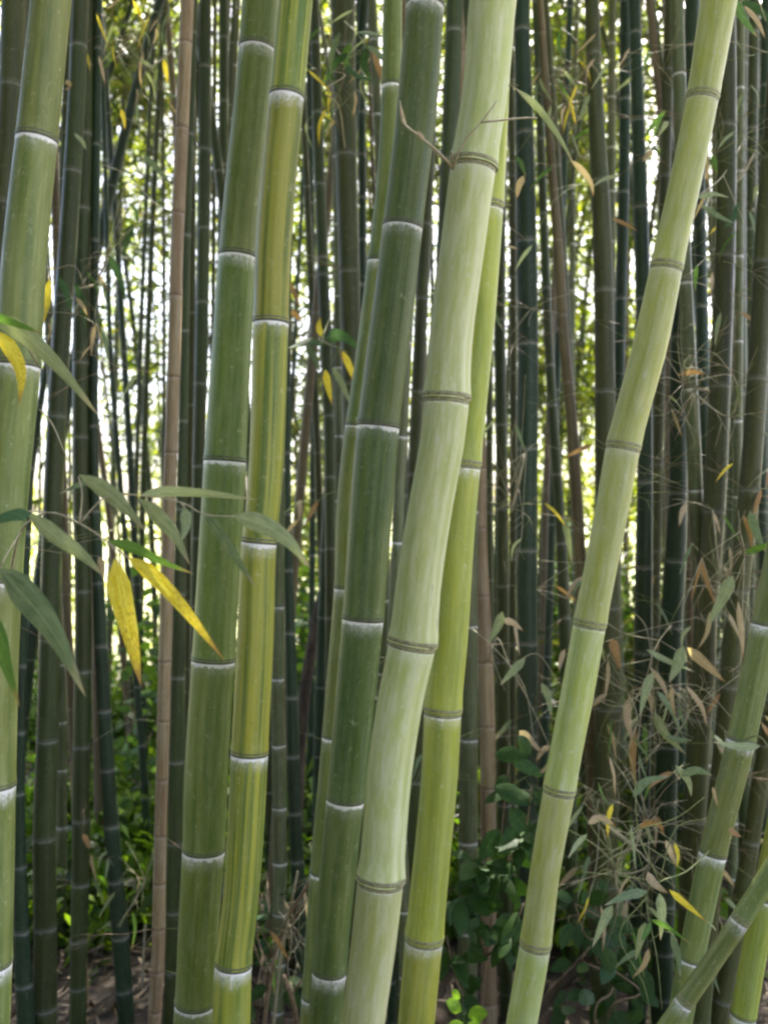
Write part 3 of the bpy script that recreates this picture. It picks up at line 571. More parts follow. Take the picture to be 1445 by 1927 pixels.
# ------------------------------------------------------------------ leaves
def leaf_geo(pts, width, nrm=None, fold=.18, n=9, broad=False):
    """blade along world points pts (3 or more), width in metres, facing nrm"""
    pts = np.asarray(pts, float); t = np.linspace(0, len(pts)-1, n); idx = np.arange(len(pts))
    C = np.stack([catmull(t, idx, pts[:, a]) for a in range(3)], 1); u = t/t[-1]
    T = np.gradient(C, axis=0); T /= np.linalg.norm(T, axis=1)[:, None]
    nrm = np.array([0, -1., .25]) if nrm is None else np.asarray(nrm, float)
    S = np.cross(T, nrm); S /= np.linalg.norm(S, axis=1)[:, None]; N = np.cross(S, T)
    if broad: prof = np.sin(np.pi*np.clip(u, 0, 1)**.85)**.75
    else: prof = np.where(u < .25, (u/.25)**.62, 1-((u-.25)/.75)**1.9); prof = prof*.99+.01
    prof[-1] = .0; w = width/2*prof
    wob = .06*np.sin(u*9+width*400)
    V = np.empty((n, 3, 3)); V[:, 0] = C-S*(w)[:, None]-N*(w*(fold+wob))[:, None]; V[:, 1] = C; V[:, 2] = C+S*w[:, None]-N*(w*(fold-wob))[:, None]
    F = []
    for i in range(n-1):
        for j in range(2): F.append((i*3+j, i*3+j+1, (i+1)*3+j+1, (i+1)*3+j))
    la = np.repeat(u, 3); lc = np.tile([-1., 0, 1.], n)
    return V.reshape(-1, 3), F, {'la': la, 'lc': lc}

def leaf_px(parent, base, mat, pp, w, d, dz=0.0, roll=0.0, name='leaf', broad=False):
    """leaf traced in photo pixels at distance d; dz = how much nearer the tip is"""
    n = len(pp); W = [P(x, y, d-dz*i/(n-1)) for i, (x, y) in enumerate(pp)]
    ax = np.array(W[-1])-np.array(W[0]); ax /= np.linalg.norm(ax)
    nr = np.array(Matrix.Rotation(roll, 3, Vector(ax)) @ Vector((0, -1, .15)))
    V, F, at = leaf_geo(np.array(W)-base, w*(.85 if d > 1.7 else 1)*d/FPX/max(.5, math.cos(roll)), nr, broad=broad)
    return mesh_obj(name, V, F, ML[mat], parent, at)

def branch(label, stems, leaves, d, mat='pale', name='bamboo_branch', r=.0016):
    """stems: list of pixel polylines (first = main stem); 3rd value = own distance"""
    s0 = stems[0][0]; base = P(s0[0], s0[1], s0[2] if len(s0) > 2 else d)
    root = empty(name, base); tag(root, label, 'branch')
    for i, st in enumerate(stems):
        W = [P(p[0], p[1], p[2] if len(p) > 2 else d) for p in st]
        tube('stem' if i == 0 else 'twig', W, r*(1.25 if i == 0 else .8), r*.5, MT[mat], root, 6, 4, base)
    for lf in leaves:
        leaf_px(root, base, *lf[:4] if False else (lf[0], lf[1], lf[2], lf[3] if len(lf) > 3 else d, lf[4] if len(lf) > 4 else random.uniform(-.03, .05), lf[5] if len(lf) > 5 else random.uniform(-.5, .5)))
    return root

branch('leafy branch with two bright yellow leaves and grey-green ones hanging before the culms',
  [[(20, 1085, 1.43), (40, 1000, 1.33), (90, 965, 1.24), (150, 985, 1.2), (205, 1022), (222, 1050)],
   [(150, 985, 1.2), (200, 935), (262, 932), (340, 945), (385, 968), (440, 972)], [(205, 1022), (240, 1048), (290, 1085)], [(90, 965, 1.24), (55, 962), (0, 968)], [(40, 1000, 1.33), (10, 1050), (0, 1075)],
   [(150, 985, 1.2), (155, 930), (148, 897)], [(340, 945), (348, 955)]],
  [('yellow', [(216, 1050), (226, 1120), (246, 1200), (266, 1293)], 45, 1.18, .02, .1), ('yellow', [(240, 1048), (290, 1085), (350, 1150), (425, 1246)], 30, 1.2, .05, .2),
   ('green', [(203, 1018), (250, 1030), (300, 1055), (367, 1081)], 21, 1.2, .0, .3), ('grey', [(48, 962), (100, 1005), (150, 1040), (200, 1088)], 32, 1.2, .02, .3),
   ('blue', [(0, 1070), (45, 1120), (100, 1190), (162, 1312)], 58, 1.12, .06, .25), ('green', [(-30, 1130), (-5, 1200), (12, 1255), (38, 1332)], 38, 1.1, .03, .4),
   ('grey', [(148, 893), (200, 925), (235, 955), (275, 1000)], 32, 1.22, .05, .4), ('grey', [(262, 932), (320, 925), (400, 930), (486, 941)], 19, 1.2, -.03, .5),
   ('grey', [(262, 938), (300, 975), (330, 1010), (358, 1064)], 30, 1.19, .04, .4), ('blue', [(385, 968), (410, 1000), (440, 1045), (482, 1106)], 24, 1.2, .04, .5),
   ('grey', [(438, 970), (490, 985), (540, 1015), (584, 1070)], 36, 1.17, .04, .1), ('grey', [(345, 955), (350, 985), (343, 1018)], 24, 1.2, .03, .3),
   ('dark', [(60, 966), (20, 970), (-40, 990)], 26, 1.18, .03, .2), ('blue', [(200, 935), (170, 905), (110, 930)], 20, 1.22, -.02, .4)], 1.2)
branch('branch with long grey blades and one browned yellow leaf across the grey-green culm',
  [[(70, 683, 1.41), (30, 620, 1.32), (-30, 590, 1.25)], [(30, 620, 1.32), (60, 640, 1.28)], [(75, 770, 1.3), (100, 800, 1.3), (128, 866, 1.3)]],
  [('grey', [(-30, 590), (40, 625), (110, 690), (188, 785)], 34, 1.24, .03, .3), ('yellow', [(-12, 620), (22, 660), (40, 705), (36, 765)], 30, 1.2, .02, .2),
   ('green', [(-30, 590), (20, 605), (80, 628)], 16, 1.22, .02, .4)], 1.24)
branch('small branch of yellowing leaves between the striped culm and dark green culm',
  [[(620, 600, 2.75), (608, 640, 2.5), (640, 655), (655, 665)], [(608, 640, 2.5), (560, 655), (545, 652)], [(640, 655), (620, 690)], [(608, 640, 2.5), (604, 628)]],
  [('dark', [(610, 640), (640, 630), (682, 660)], 27, 2.4, .1, .3), ('dark', [(612, 645), (580, 642), (542, 656)], 22, 2.4, .1, .3), ('yellow', [(605, 634), (600, 615), (603, 596)], 14, 2.4, .0, 0),
   ('yellow', [(612, 695), (617, 725), (625, 764)], 17, 2.4, .0, 0), ('yellow', [(645, 660), (660, 695), (677, 735)], 16, 2.4, .0, 0), ('orange', [(640, 660), (655, 690), (668, 728)], 12, 2.42, .0, .4),
   ('grey', [(625, 690), (645, 725), (663, 770)], 15, 2.4, .05, .2), ('blue', [(575, 648), (590, 670), (603, 700)], 18, 2.4, .05, .2), ('orange', [(548, 585), (556, 592), (566, 605)], 13, 2.4, .0, .2)], 2.42, 'green')
branch('dull green leaf tuft high beside the top of the dark green culm',
  [[(648, 40, 2.85), (670, 60, 2.6), (690, 90)], [(670, 60, 2.6), (720, 75)], [(670, 60, 2.6), (650, 120)]],
  [('blue', [(690, 85), (712, 100), (740, 130)], 20, 2.4), ('blue', [(672, 60), (700, 62), (735, 75)], 16, 2.4), ('orange', [(700, 95), (718, 140), (736, 196)], 15, 2.38), ('dark', [(690, 90), (685, 120), (700, 155)], 20, 2.4),
   ('green', [(660, 80), (650, 110), (665, 150)], 18, 2.5), ('dark', [(650, 120), (670, 140), (705, 152)], 20, 2.5), ('blue', [(640, 60), (625, 95), (622, 140)], 16, 2.5), ('dark', [(655, 100), (630, 120), (610, 160)], 16, 2.5), ('yellow', [(720, 150), (728, 165), (733, 190)], 14, 2.4)], 2.45, 'green')
branch('broken dry side twig sprouting from a node of the thick pale culm',
  [[(852, 318, 1.47), (838, 300, 1.44), (800, 265, 1.42), (763, 236, 1.4), (757, 222, 1.4), (752, 190, 1.4)], [(852, 318, 1.47), (850, 290, 1.43), (848, 284, 1.42)], [(852, 318, 1.46), (870, 272, 1.42), (905, 230, 1.41), (935, 190, 1.4)], [(905, 230, 1.41), (985, 222, 1.42), (1010, 222, 1.43)]],
  [('tan', [(763, 238), (757, 218), (751, 186)], 9, 1.4, 0, 0), ('tan', [(800, 266), (790, 252), (784, 246)], 8, 1.41, 0, 0)], 1.42, 'pale', r=.0022)
branch('long thin leaf arching down beside the wide blue-green culm',
  [[(952, 160, 1.72), (968, 165, 1.7), (1000, 195, 1.75)]],
  [('grey', [(968, 165), (1010, 200), (1050, 255), (1080, 310)], 15, 1.75, 0, .3), ('tan', [(1072, 300), (1095, 320), (1112, 345), (1116, 372)], 13, 1.75, 0, .3), ('tan', [(985, 330), (976, 350), (972, 375)], 16, 1.8, 0, .3)], 1.75)
# the dry thicket on the right
branch('pale dry spray of folded leaves hanging before the blue-green short-jointed culm',
  [[(1262, 1177, 2.78), (1240, 1205, 2.5), (1225, 1240), (1212, 1300), (1200, 1400), (1205, 1480)], [(1240, 1205, 2.5), (1300, 1240), (1345, 1262)], [(1225, 1240), (1160, 1265), (1350, 1330)], [(1212, 1300), (1310, 1290), (1385, 1360)], [(1240, 1205, 2.5), (1170, 1190), (1115, 1150)], [(1200, 1400), (1280, 1350), (1390, 1270)],
   [(1212, 1300), (1160, 1330), (1090, 1300)], [(1225, 1240), (1215, 1180), (1190, 1150)]],
  [('grey', [(1285, 1215), (1275, 1250), (1258, 1285)], 27, 2.35, .02, .1), ('tan', [(1292, 1218), (1325, 1248), (1365, 1285)], 22, 2.35, .0, .3), ('grey', [(1228, 1265), (1215, 1300), (1203, 1350)], 22, 2.35), ('grey', [(1215, 1222), (1260, 1245), (1308, 1265)], 14, 2.38),
   ('orange', [(1150, 1202), (1158, 1225), (1166, 1262)], 22, 2.4, 0, .1), ('tan', [(1222, 1255), (1245, 1285), (1258, 1320)], 14, 2.4), ('blue', [(1235, 1300), (1260, 1330), (1280, 1375)], 16, 2.42), ('grey', [(1230, 1340), (1250, 1380), (1290, 1420)], 20, 2.45),
   ('orange', [(1195, 1370), (1190, 1430), (1198, 1500)], 16, 2.4), ('brown' if False else 'tan', [(1185, 1310), (1180, 1350), (1190, 1400)], 20, 2.45), ('blue', [(1250, 1385), (1280, 1392), (1302, 1393)], 12, 2.45), ('tan', [(1290, 1290), (1320, 1330), (1330, 1370)], 13, 2.45)], 2.42)
branch('drooping dry twigs with one broad grey leaf beside the sweeping shaded culm',
  [[(1385, 1120, 2.55), (1400, 1050, 2.3), (1392, 1000), (1388, 960)], [(1400, 1050, 2.3), (1385, 1090), (1375, 1100)], [(1400, 1050, 2.3), (1395, 1180), (1392, 1245), (1370, 1265)], [(1320, 1050), (1300, 1100), (1285, 1140)], [(1320, 1050), (1345, 1120), (1380, 1180)], [(1392, 1000), (1320, 1050)]],
  [('grey', [(1378, 1082), (1362, 1120), (1326, 1186)], 28, 2.25, .02, .15), ('tan', [(1388, 1130), (1395, 1190), (1398, 1240)], 15, 2.28), ('orange', [(1318, 1050), (1328, 1090), (1350, 1150)], 10, 2.3), ('orange', [(1322, 1045), (1312, 1085), (1300, 1130)], 8, 2.3),
   ('blue', [(1410, 960), (1422, 1000), (1440, 1040)], 20, 2.3), ('orange', [(1398, 970), (1410, 1000), (1415, 1040)], 12, 2.3), ('tan', [(1335, 1150), (1330, 1190), (1310, 1225)], 9, 2.3), ('green', [(1400, 1040), (1430, 1030), (1460, 1020)], 16, 2.2)], 2.28)
branch('spray of narrow green and dry leaves before the foot of the olive-green culm',
  [[(1335, 1600, 2.08), (1290, 1640, 1.95), (1240, 1660), (1215, 1690), (1235, 1800), (1245, 1900)], [(1240, 1660), (1200, 1560), (1190, 1440), (1150, 1380)], [(1215, 1690), (1130, 1600), (1068, 1560)], [(1240, 1660), (1180, 1650), (1090, 1640)], [(1290, 1640, 1.95), (1180, 1570), (1120, 1540)],
   [(1215, 1690), (1165, 1760), (1210, 1850), (1225, 1927)], [(1240, 1660), (1270, 1560), (1330, 1540)], [(1200, 1560), (1270, 1540), (1325, 1500)], [(1200, 1560), (1150, 1600), (1095, 1530)]],
  [('blue', [(1218, 1678), (1180, 1685), (1136, 1704)], 20, 1.9, .02, .3), ('grey', [(1152, 1703), (1135, 1735), (1113, 1785)], 20, 1.92, .02, .3), ('yellow', [(1258, 1674), (1290, 1702), (1330, 1736)], 15, 1.85, .02, .2), ('grey', [(1330, 1734), (1338, 1740), (1347, 1752)], 7, 1.86),
   ('green', [(1222, 1730), (1255, 1745), (1298, 1776)], 12, 1.9), ('grey', [(1213, 1735), (1205, 1770), (1195, 1808)], 20, 1.92), ('tan', [(1220, 1785), (1212, 1815), (1188, 1842)], 13, 1.9), ('grey', [(1240, 1680), (1245, 1720), (1242, 1770)], 22, 1.95), ('tan', [(1218, 1640), (1230, 1662), (1258, 1682)], 20, 1.92),
   ('green', [(1225, 1735), (1215, 1755), (1205, 1775)], 14, 1.9), ('tan', [(1252, 1580), (1262, 1605), (1274, 1632)], 14, 1.95), ('yellow', [(1268, 1585), (1275, 1610), (1272, 1635)], 8, 1.95), ('blue', [(1262, 1760), (1275, 1800), (1280, 1840)], 16, 1.95), ('tan', [(1105, 1550), (1130, 1540), (1160, 1555)], 18, 2.0), ('orange', [(1200, 1560), (1225, 1548), (1250, 1560)], 14, 2.0),
   ('grey', [(1105, 1570), (1085, 1590), (1068, 1616)], 14, 2.0), ('blue', [(1280, 1460), (1310, 1450), (1340, 1460)], 20, 2.0), ('grey', [(1270, 1440), (1295, 1470), (1300, 1500)], 16, 2.0), ('blue', [(1190, 1500), (1215, 1470), (1260, 1460)], 18, 2.05), ('tan', [(1340, 1480), (1345, 1500), (1350, 1520)], 8, 1.95)], 1.92, 'green')
branch('single pale green leaf on a thin stalk before the olive-green culm',
  [[(1400, 1392, 2.05), (1425, 1385, 1.9), (1445, 1405, 1.9), (1470, 1440, 1.9)]], [('grey', [(1430, 1404), (1390, 1404), (1340, 1396)], 19, 1.88, 0, .5), ('orange', [(1370, 1560), (1382, 1568), (1395, 1575)], 14, 1.95)], 1.9, 'green')
branch('dry grass-like twigs with pale leaves by the reddish-tan dead culm',
  [[(918, 1245, 2.78), (935, 1200, 2.5), (960, 1255), (1000, 1330), (1040, 1420)], [(885, 1180, 2.6), (930, 1220), (985, 1290), (1005, 1395)], [(935, 1200, 2.5), (925, 1230), (950, 1300)], [(960, 1255), (1010, 1230), (1050, 1285)]],
  [('grey', [(945, 1150), (935, 1180), (915, 1216)], 20, 2.4), ('tan', [(945, 1166), (965, 1172), (985, 1188)], 16, 2.4), ('grey', [(988, 1238), (965, 1262), (940, 1290)], 18, 2.4), ('grey', [(1018, 1285), (1030, 1310), (1038, 1352)], 16, 2.45), ('tan', [(976, 1375), (995, 1390), (1022, 1420)], 18, 2.45), ('grey', [(1060, 975), (1068, 1010), (1076, 1060)], 14, 2.6), ('tan', [(968, 1170), (972, 1200), (978, 1240)], 8, 2.45)], 2.45)
branch('dull green leaves beside the upper leaning pale culm', [[(1400, 260, 3.3), (1360, 330, 2.6), (1310, 370, 2.4)], [(1360, 330, 2.6), (1400, 420)]],
  [('grey', [(1310, 373), (1340, 364), (1372, 372)], 14, 2.4), ('blue', [(1318, 385), (1350, 405), (1380, 420)], 14, 2.45), ('dark', [(1390, 380), (1380, 410), (1360, 430)], 14, 2.5)], 2.45)
branch('green leaf tuft above the top bend of the leaning pale culm', [[(1470, -60, 1.9), (1420, -20, 1.85), (1385, 10, 1.85)], [(1420, -20, 1.85), (1440, 40)]],
  [('green', [(1380, -5), (1400, 35), (1425, 70)], 26, 1.8), ('tan', [(1400, 10), (1425, 40), (1440, 75)], 12, 1.85), ('dark', [(1390, 0), (1430, 20), (1460, 60)], 20, 1.9)], 1.85)
branch('yellow leaf hanging at the edge of the grey-green culm', [[(88, 480, 2.7), (92, 510, 2.6), (92, 528, 2.5)], [(92, 510, 2.6), (140, 500), (160, 540)]],
  [('yellow', [(93, 524), (88, 570), (80, 614)], 20, 2.5, 0, .1), ('tan', [(180, 610), (174, 640), (172, 672)], 11, 2.6), ('dark', [(110, 520), (125, 550), (135, 590)], 16, 2.6), ('olive' if False else 'dark', [(140, 530), (155, 570), (160, 620)], 14, 2.6)], 2.6)
branch('sunlit dry leaves on thin twigs left of the tan dead culm', [[(325, 400, 2.4), (290, 380, 2.6), (240, 330, 2.7), (195, 310, 2.7)], [(240, 330, 2.7), (215, 420), (190, 520)], [(290, 380, 2.6), (210, 470), (150, 490)]],
  [('yellow', [(228, 205), (233, 222), (236, 245)], 11, 2.8), ('yellow', [(308, 110), (313, 135), (316, 160)], 11, 2.8), ('tan', [(125, 150), (130, 162), (122, 170)], 14, 2.7), ('dark', [(205, 480), (225, 520), (238, 570)], 17, 2.8), ('dark', [(250, 420), (240, 450), (235, 480)], 16, 2.8), ('grey', [(140, 250), (155, 265), (163, 282)], 10, 2.7), ('blue', [(270, 290), (300, 320), (325, 350)], 16, 2.8)], 2.7)

# side twigs at the nodes of shaded culms (parts of those culms)
def node_twigs(rec, rr, per=1.0, zmin=.4, zmax=3.0, leafp=.25, L=(.12, .4), mats=('pale', 'brown', 'green')):
    for z in rec['nz']:
        if not zmin < z < zmax: continue
        for s in (0, 1):
            if rr.random() > per*.55: continue
            c = rec['cen'](np.array([z]))[0]; r = float(rec['rad'](np.array([z]))[0])
            a = rr.uniform(math.pi, 2*math.pi)-(0 if s else .4); ln = rr.uniform(*L)
            dv = np.array([math.cos(a), math.sin(a)*.55, rr.uniform(-.35, .55)]); dv /= np.linalg.norm(dv)
            p0 = c+np.array([math.cos(a), math.sin(a), 0])*r*.9; sag = np.array([0, 0, -rr.uniform(0, .10)])
            jit = lambda k: np.array([rr.uniform(-1, 1), rr.uniform(-1, 1), rr.uniform(-1, 1)])*k
            p1 = p0+dv*ln*.35+jit(.008); p2 = p1+dv*ln*.35+jit(.02)+sag*.3; p3 = p2+dv*ln*.35+jit(.03)+sag
            m = rr.choice(mats)
            t = tube('twig', [p0, p1, p2, p3], .0011, .0006, MT[m], rec['root'], 5, 2, rec['base'])
            tips = [(p2, dv), (p3, dv)]
            for q in range(rr.randint(1, 3)):
                st = p1 if rr.random() < .4 else p2
                d2 = dv+np.array([rr.uniform(-.9, .9), rr.uniform(-.5, .3), rr.uniform(-.8, .5)]); d2 /= np.linalg.norm(d2)
                e = st+d2*ln*rr.uniform(.2, .5); tube('twiglet', [st, (st+e)/2+jit(.012), e], .0008, .0004, MT[m], t, 4, 2, rec['base']); tips.append((e, d2))
            for st, d2 in tips:
                if rr.random() < leafp:
                    d3 = d2*.5+np.array([rr.uniform(-.6, .6), rr.uniform(-.3, .1), -rr.uniform(.2, 1)]); d3 /= np.linalg.norm(d3)
                    q = rr.uniform(.05, .11); V, F, at = leaf_geo(np.array([st, st+d3*q*.5+jit(.004), st+d3*q+np.array([0, 0, -.012])])-rec['base'], rr.uniform(.011, .019), (rr.uniform(-.6, .6), -1, rr.uniform(-.2, .6)), n=7)
                    mesh_obj('leaf', V, F, ML[rr.choice(['grey', 'tan', 'green', 'blue', 'tan', 'orange'])], t, at)
rt = random.Random(21)
for rec, per, lp in [(JJ, 1.8, .25), (LL, 1.8, .25), (GG, 1.6, .2), (EE, 1.5, .12), (CC, 1.4, .1), (HH, 1.6, .12), (KK, 1.0, .2), (Z, .7, .1), (Y1, .8, .15), (AA, .6, .2), (MM1, .9, .3), (MM2, .9, .3), (N_, .8, .3), (II, .7, .2),
                     (B, .35, .1), (B2, .5, .1), (C, .30, .1), (R2, .5, .1), (S1, .4, .15), (S2, .5, .2), (W1, .5, .1), (W2, .5, .1), (P_, .5, .2), (X1, .3, .1), (X2, .3, .1)]:
    node_twigs(rec, rt, per, leafp=lp)

# ------------------------------------------------------------------ straw-coloured twig tangles (branches of dead side shoots)
def tangle(label, px, py, d, rx, ry, n, seed, leafp=.35, mats=('pale', 'brown', 'pale', 'green'), root_px=None):
    rr = random.Random(seed); base = P(*root_px) if root_px else P(px, py, d)
    root = empty('dry_branch', base); tag(root, label, 'branch')
    hub = [P(px+rr.uniform(-.5, .5)*rx, py+rr.uniform(-.5, .5)*ry, d+rr.uniform(-.15, .15)) for _ in range(5)]
    tube('stem', [base]+sorted(hub, key=lambda q: np.linalg.norm(q-base)), .0028, .001, MT['pale'], root, 6, 4, base)
    for i in range(n):
        h = rr.choice(hub); a = rr.uniform(0, 6.28); L = rr.uniform(.3, 1.0)
        e = h+np.array([math.cos(a)*rx*L, 0, math.sin(a)*ry*L])/FPX*d+np.array([0, rr.uniform(-.15, .1), 0])
        mid = (h+e)/2+np.array([rr.uniform(-.02, .02), rr.uniform(-.02, .02), rr.uniform(-.01, .03)])
        t = tube('twig', [h, mid, e], .0011, .0005, MT[rr.choice(mats)], root, 5, 3, base)
        for q in range(rr.randint(0, 2)):
            st = mid if q else (mid+e)/2; e2 = st+(e-h)*rr.uniform(.15, .35)+np.array([rr.uniform(-.05, .05), rr.uniform(-.03, .03), rr.uniform(-.06, .03)])
            tube('twiglet', [st, (st+e2)/2, e2], .0008, .0004, MT[rr.choice(mats)], t, 4, 2, base)
        if rr.random() < leafp:
            dv = np.array([rr.uniform(-.6, .6), rr.uniform(-.3, .2), -rr.uniform(.3, 1)]); dv /= np.linalg.norm(dv); q = rr.uniform(.05, .11)
            V, F, at = leaf_geo(np.array([e, e+dv*q*.5, e+dv*q+np.array([rr.uniform(-.02, .02), 0, -.015])])-base, rr.uniform(.007, .013), (rr.uniform(-.8, .8), -1, rr.uniform(-.3, .7)), n=7)
            mesh_obj('leaf', V, F, ML[rr.choice(['tan', 'grey', 'tan', 'grey', 'green', 'yellow', 'blue'])], t, at)
tangle('messy straw-coloured twig tangle low in front of the stout olive culm', 1190, 1600, 2.3, 130, 150, 46, 31, .3, root_px=(1140, 1560, 2.75))
tangle('thin dry twig tangle hanging round the blue-green short-jointed culm', 1240, 1340, 2.5, 140, 130, 40, 32, .35, root_px=(1258, 1290, 2.8))
tangle('wispy dry twigs spread across the broad brownish-green culm', 1350, 1080, 2.4, 110, 140, 34, 33, .3, root_px=(1340, 960, 2.65))
tangle('fine pale twigs crossing the pale olive and grey slim culms', 1330, 720, 2.5, 110, 170, 30, 34, .15, root_px=(1320, 760, 3.0))
tangle('bare hair-thin twigs between wide blue-green and lime-yellow culm', 960, 900, 2.6, 70, 220, 22, 35, .12, root_px=(945, 955, 3.05))
tangle('dry twigs with narrow hanging leaves above the slim brown bowed culm', 1090, 130, 2.7, 100, 130, 26, 36, .8, ('brown', 'green'), root_px=(1120, 100, 2.78))
tangle('olive leaf spray hanging left of the tan culm, high up', 250, 90, 2.9, 80, 110, 26, 37, .9, ('green', 'brown'), root_px=(345, 80, 2.36))
tangle('feathery drooping leaf spray beside the broad shaded culm', 640, 150, 2.75, 70, 110, 22, 38, .85, ('green', 'brown'), root_px=(650, 290, 2.88))
tangle('thin twigs and narrow leaves in the sky-flecked dark thicket', 1390, 330, 2.9, 90, 200, 30, 39, .5, ('brown', 'green'), root_px=(1392, 330, 3.38))
tangle('pale crossing twigs left of the very dark grey culm', 210, 560, 2.8, 80, 170, 20, 40, .3, root_px=(154, 540, 2.93))
tangle('straw twigs low between striped culm and slim sage culm', 545, 1760, 2.5, 50, 110, 22, 41, .2, root_px=(525, 1716, 2.83))
tangle('dead twigs near the litter beside the foot-curved slim dark culm', 250, 1700, 3.0, 60, 110, 24, 42, .35, root_px=(222, 1690, 2.98))

# ------------------------------------------------------------------ woody plants
def shrub(label, name, stems, leaf_list, mat, leafname='leaf', smat=None, r=.004, cat='shrub'):
    base = np.array(stems[0][0]); root = empty(name, base); tag(root, label, cat)
    for i, st in enumerate(stems): tube('stem', st, r, r*.4, smat or MT['brown'], root, 6, 4, base)
    for (p, d, n, L, w, m) in leaf_list:
        p = np.asarray(p); d = np.asarray(d); V, F, at = leaf_geo(np.array([p, p+d*L*.5, p+d*L+np.array([0, 0, -.12*L])])-base, w, n, n=8, broad=True, fold=.12)
        mesh_obj(leafname, V, F, ML[m], root, at)
    return root
def rand_leaves(rr, stems, n, L, W, mats, spread, yb=-.2):
    out = []
    for i in range(n):
        st = rr.choice(stems); k = rr.uniform(.25, 1)*(len(st)-1); j = min(int(k), len(st)-2); p = np.array(st[j])+(np.array(st[j+1])-np.array(st[j]))*(k-j)
        d = np.array([rr.uniform(-1, 1), rr.uniform(-.8, .4)+yb, rr.uniform(-.7, .5)]); d /= np.linalg.norm(d)
        p = p+d*rr.uniform(0, spread); l = rr.uniform(*L); n_ = np.array([rr.uniform(-.5, .5), -1+rr.uniform(-.2, .6), rr.uniform(.0, 1.0)])
        if abs(np.dot(n_/np.linalg.norm(n_), d)) > .85: n_ = np.array([0, -.2, 1.])
        out.append((p, d, n_, l, l*rr.uniform(*W), rr.choice(mats)))
    return out
rl = random.Random(3)
g = lambda px, py, d: P(px, py, d)
st = [[g(905, 1935, 2.62), g(915, 1800, 2.55), g(935, 1650, 2.5), g(950, 1500, 2.5), g(960, 1410, 2.5)], [g(915, 1800, 2.55), g(890, 1720, 2.45), g(870, 1680, 2.42)], [g(935, 1650, 2.5), g(985, 1570, 2.42), g(1000, 1480, 2.4)], [g(935, 1650, 2.5), g(905, 1620, 2.42)], [g(915, 1800, 2.55), g(960, 1760, 2.5), g(985, 1700, 2.5)], [g(905, 1935, 2.62), g(860, 1850, 2.5), g(840, 1760, 2.48)]]
st[0].insert(0, np.array([*g(905, 1935, 2.62)[:2], -.03]))
ll = rand_leaves(rl, st, 95, (.055, .095), (.42, .58), ['laurel'], .03)
for (x, y, dx, dz, L) in [(930, 1480, .9, -.3, .10), (960, 1520, .6, -.8, .11), (985, 1545, .3, -.9, .11), (940, 1560, -.5, -.6, .09), (900, 1690, -.8, -.4, .09), (880, 1700, .2, -1, .09), (930, 1420, .9, .1, .09), (1000, 1420, -.4, .6, .08)]:
    v = np.array([dx, -.25, dz]); v /= np.linalg.norm(v); ll.append((g(x, y, 2.42), v, np.array([.1, -1, .7]), L, L*.5, 'laurel'))
shrub('dark glossy laurel bush growing around the white-ringed sage culm', 'laurel_shrub', st, ll, None)
st = [[np.array([*g(872, 1990, 2.1)[:2], -.03]), g(872, 1960, 2.1), g(874, 1905, 2.08)], [g(872, 1960, 2.1), g(868, 1925, 2.06)]]
lls = []
for (x, y, dx, dz, L, w) in [(868, 1903, -.75, .75, .052, .6), (880, 1912, .9, .4, .05, .7), (865, 1880, -.6, .9, .035, .55), (872, 1925, -.9, -.2, .045, .6), (880, 1925, .8, -.4, .05, .6), (860, 1935, -.4, -.9, .05, .6)]:
    v = np.array([dx, -.3, dz]); v /= np.linalg.norm(v); lls.append((g(x, y, 2.07), v, np.array([0, -1, .9]), L, L*w, 'fresh'))
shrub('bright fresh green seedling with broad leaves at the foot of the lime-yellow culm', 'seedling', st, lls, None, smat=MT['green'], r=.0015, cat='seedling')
def vine(label, x, d, ytop, ybot, n, mats, seed, wob=20, L=(.05, .085)):
    rr = random.Random(seed); sts = []
    for k in range(3):
        xs = x+rr.uniform(-wob, wob); pts = [np.array([*g(xs, ybot, d)[:2], -.03])]
        for i in range(7): pts.append(g(xs+rr.uniform(-wob, wob), ybot+(ytop-ybot)*(i+.3)/6.3, d+rr.uniform(-.15, .15)))
        pts = sorted(pts, key=lambda q: q[2]); sts.append(pts)
    shrub(label, 'leafy_creeper', sts, rand_leaves(rr, sts, n, L, (.5, .7), mats, .12), None, r=.004, cat='creeper')
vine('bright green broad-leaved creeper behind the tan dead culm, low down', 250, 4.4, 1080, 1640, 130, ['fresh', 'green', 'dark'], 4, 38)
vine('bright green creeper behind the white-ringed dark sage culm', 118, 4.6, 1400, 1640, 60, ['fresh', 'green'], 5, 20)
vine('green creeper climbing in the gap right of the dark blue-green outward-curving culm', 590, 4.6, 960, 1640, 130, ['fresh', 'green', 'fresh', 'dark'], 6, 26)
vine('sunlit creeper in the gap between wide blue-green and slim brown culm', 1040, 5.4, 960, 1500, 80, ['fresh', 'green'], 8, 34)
vine('dark creeper at the foot of the grey shaded culm by the striped one', 505, 3.0, 1640, 1900, 26, ['dark', 'laurel'], 9, 22)
vine('low dark weeds under the dry leaf spray', 1120, 2.7, 1700, 1915, 50, ['dark', 'laurel', 'dark'], 10, 50)

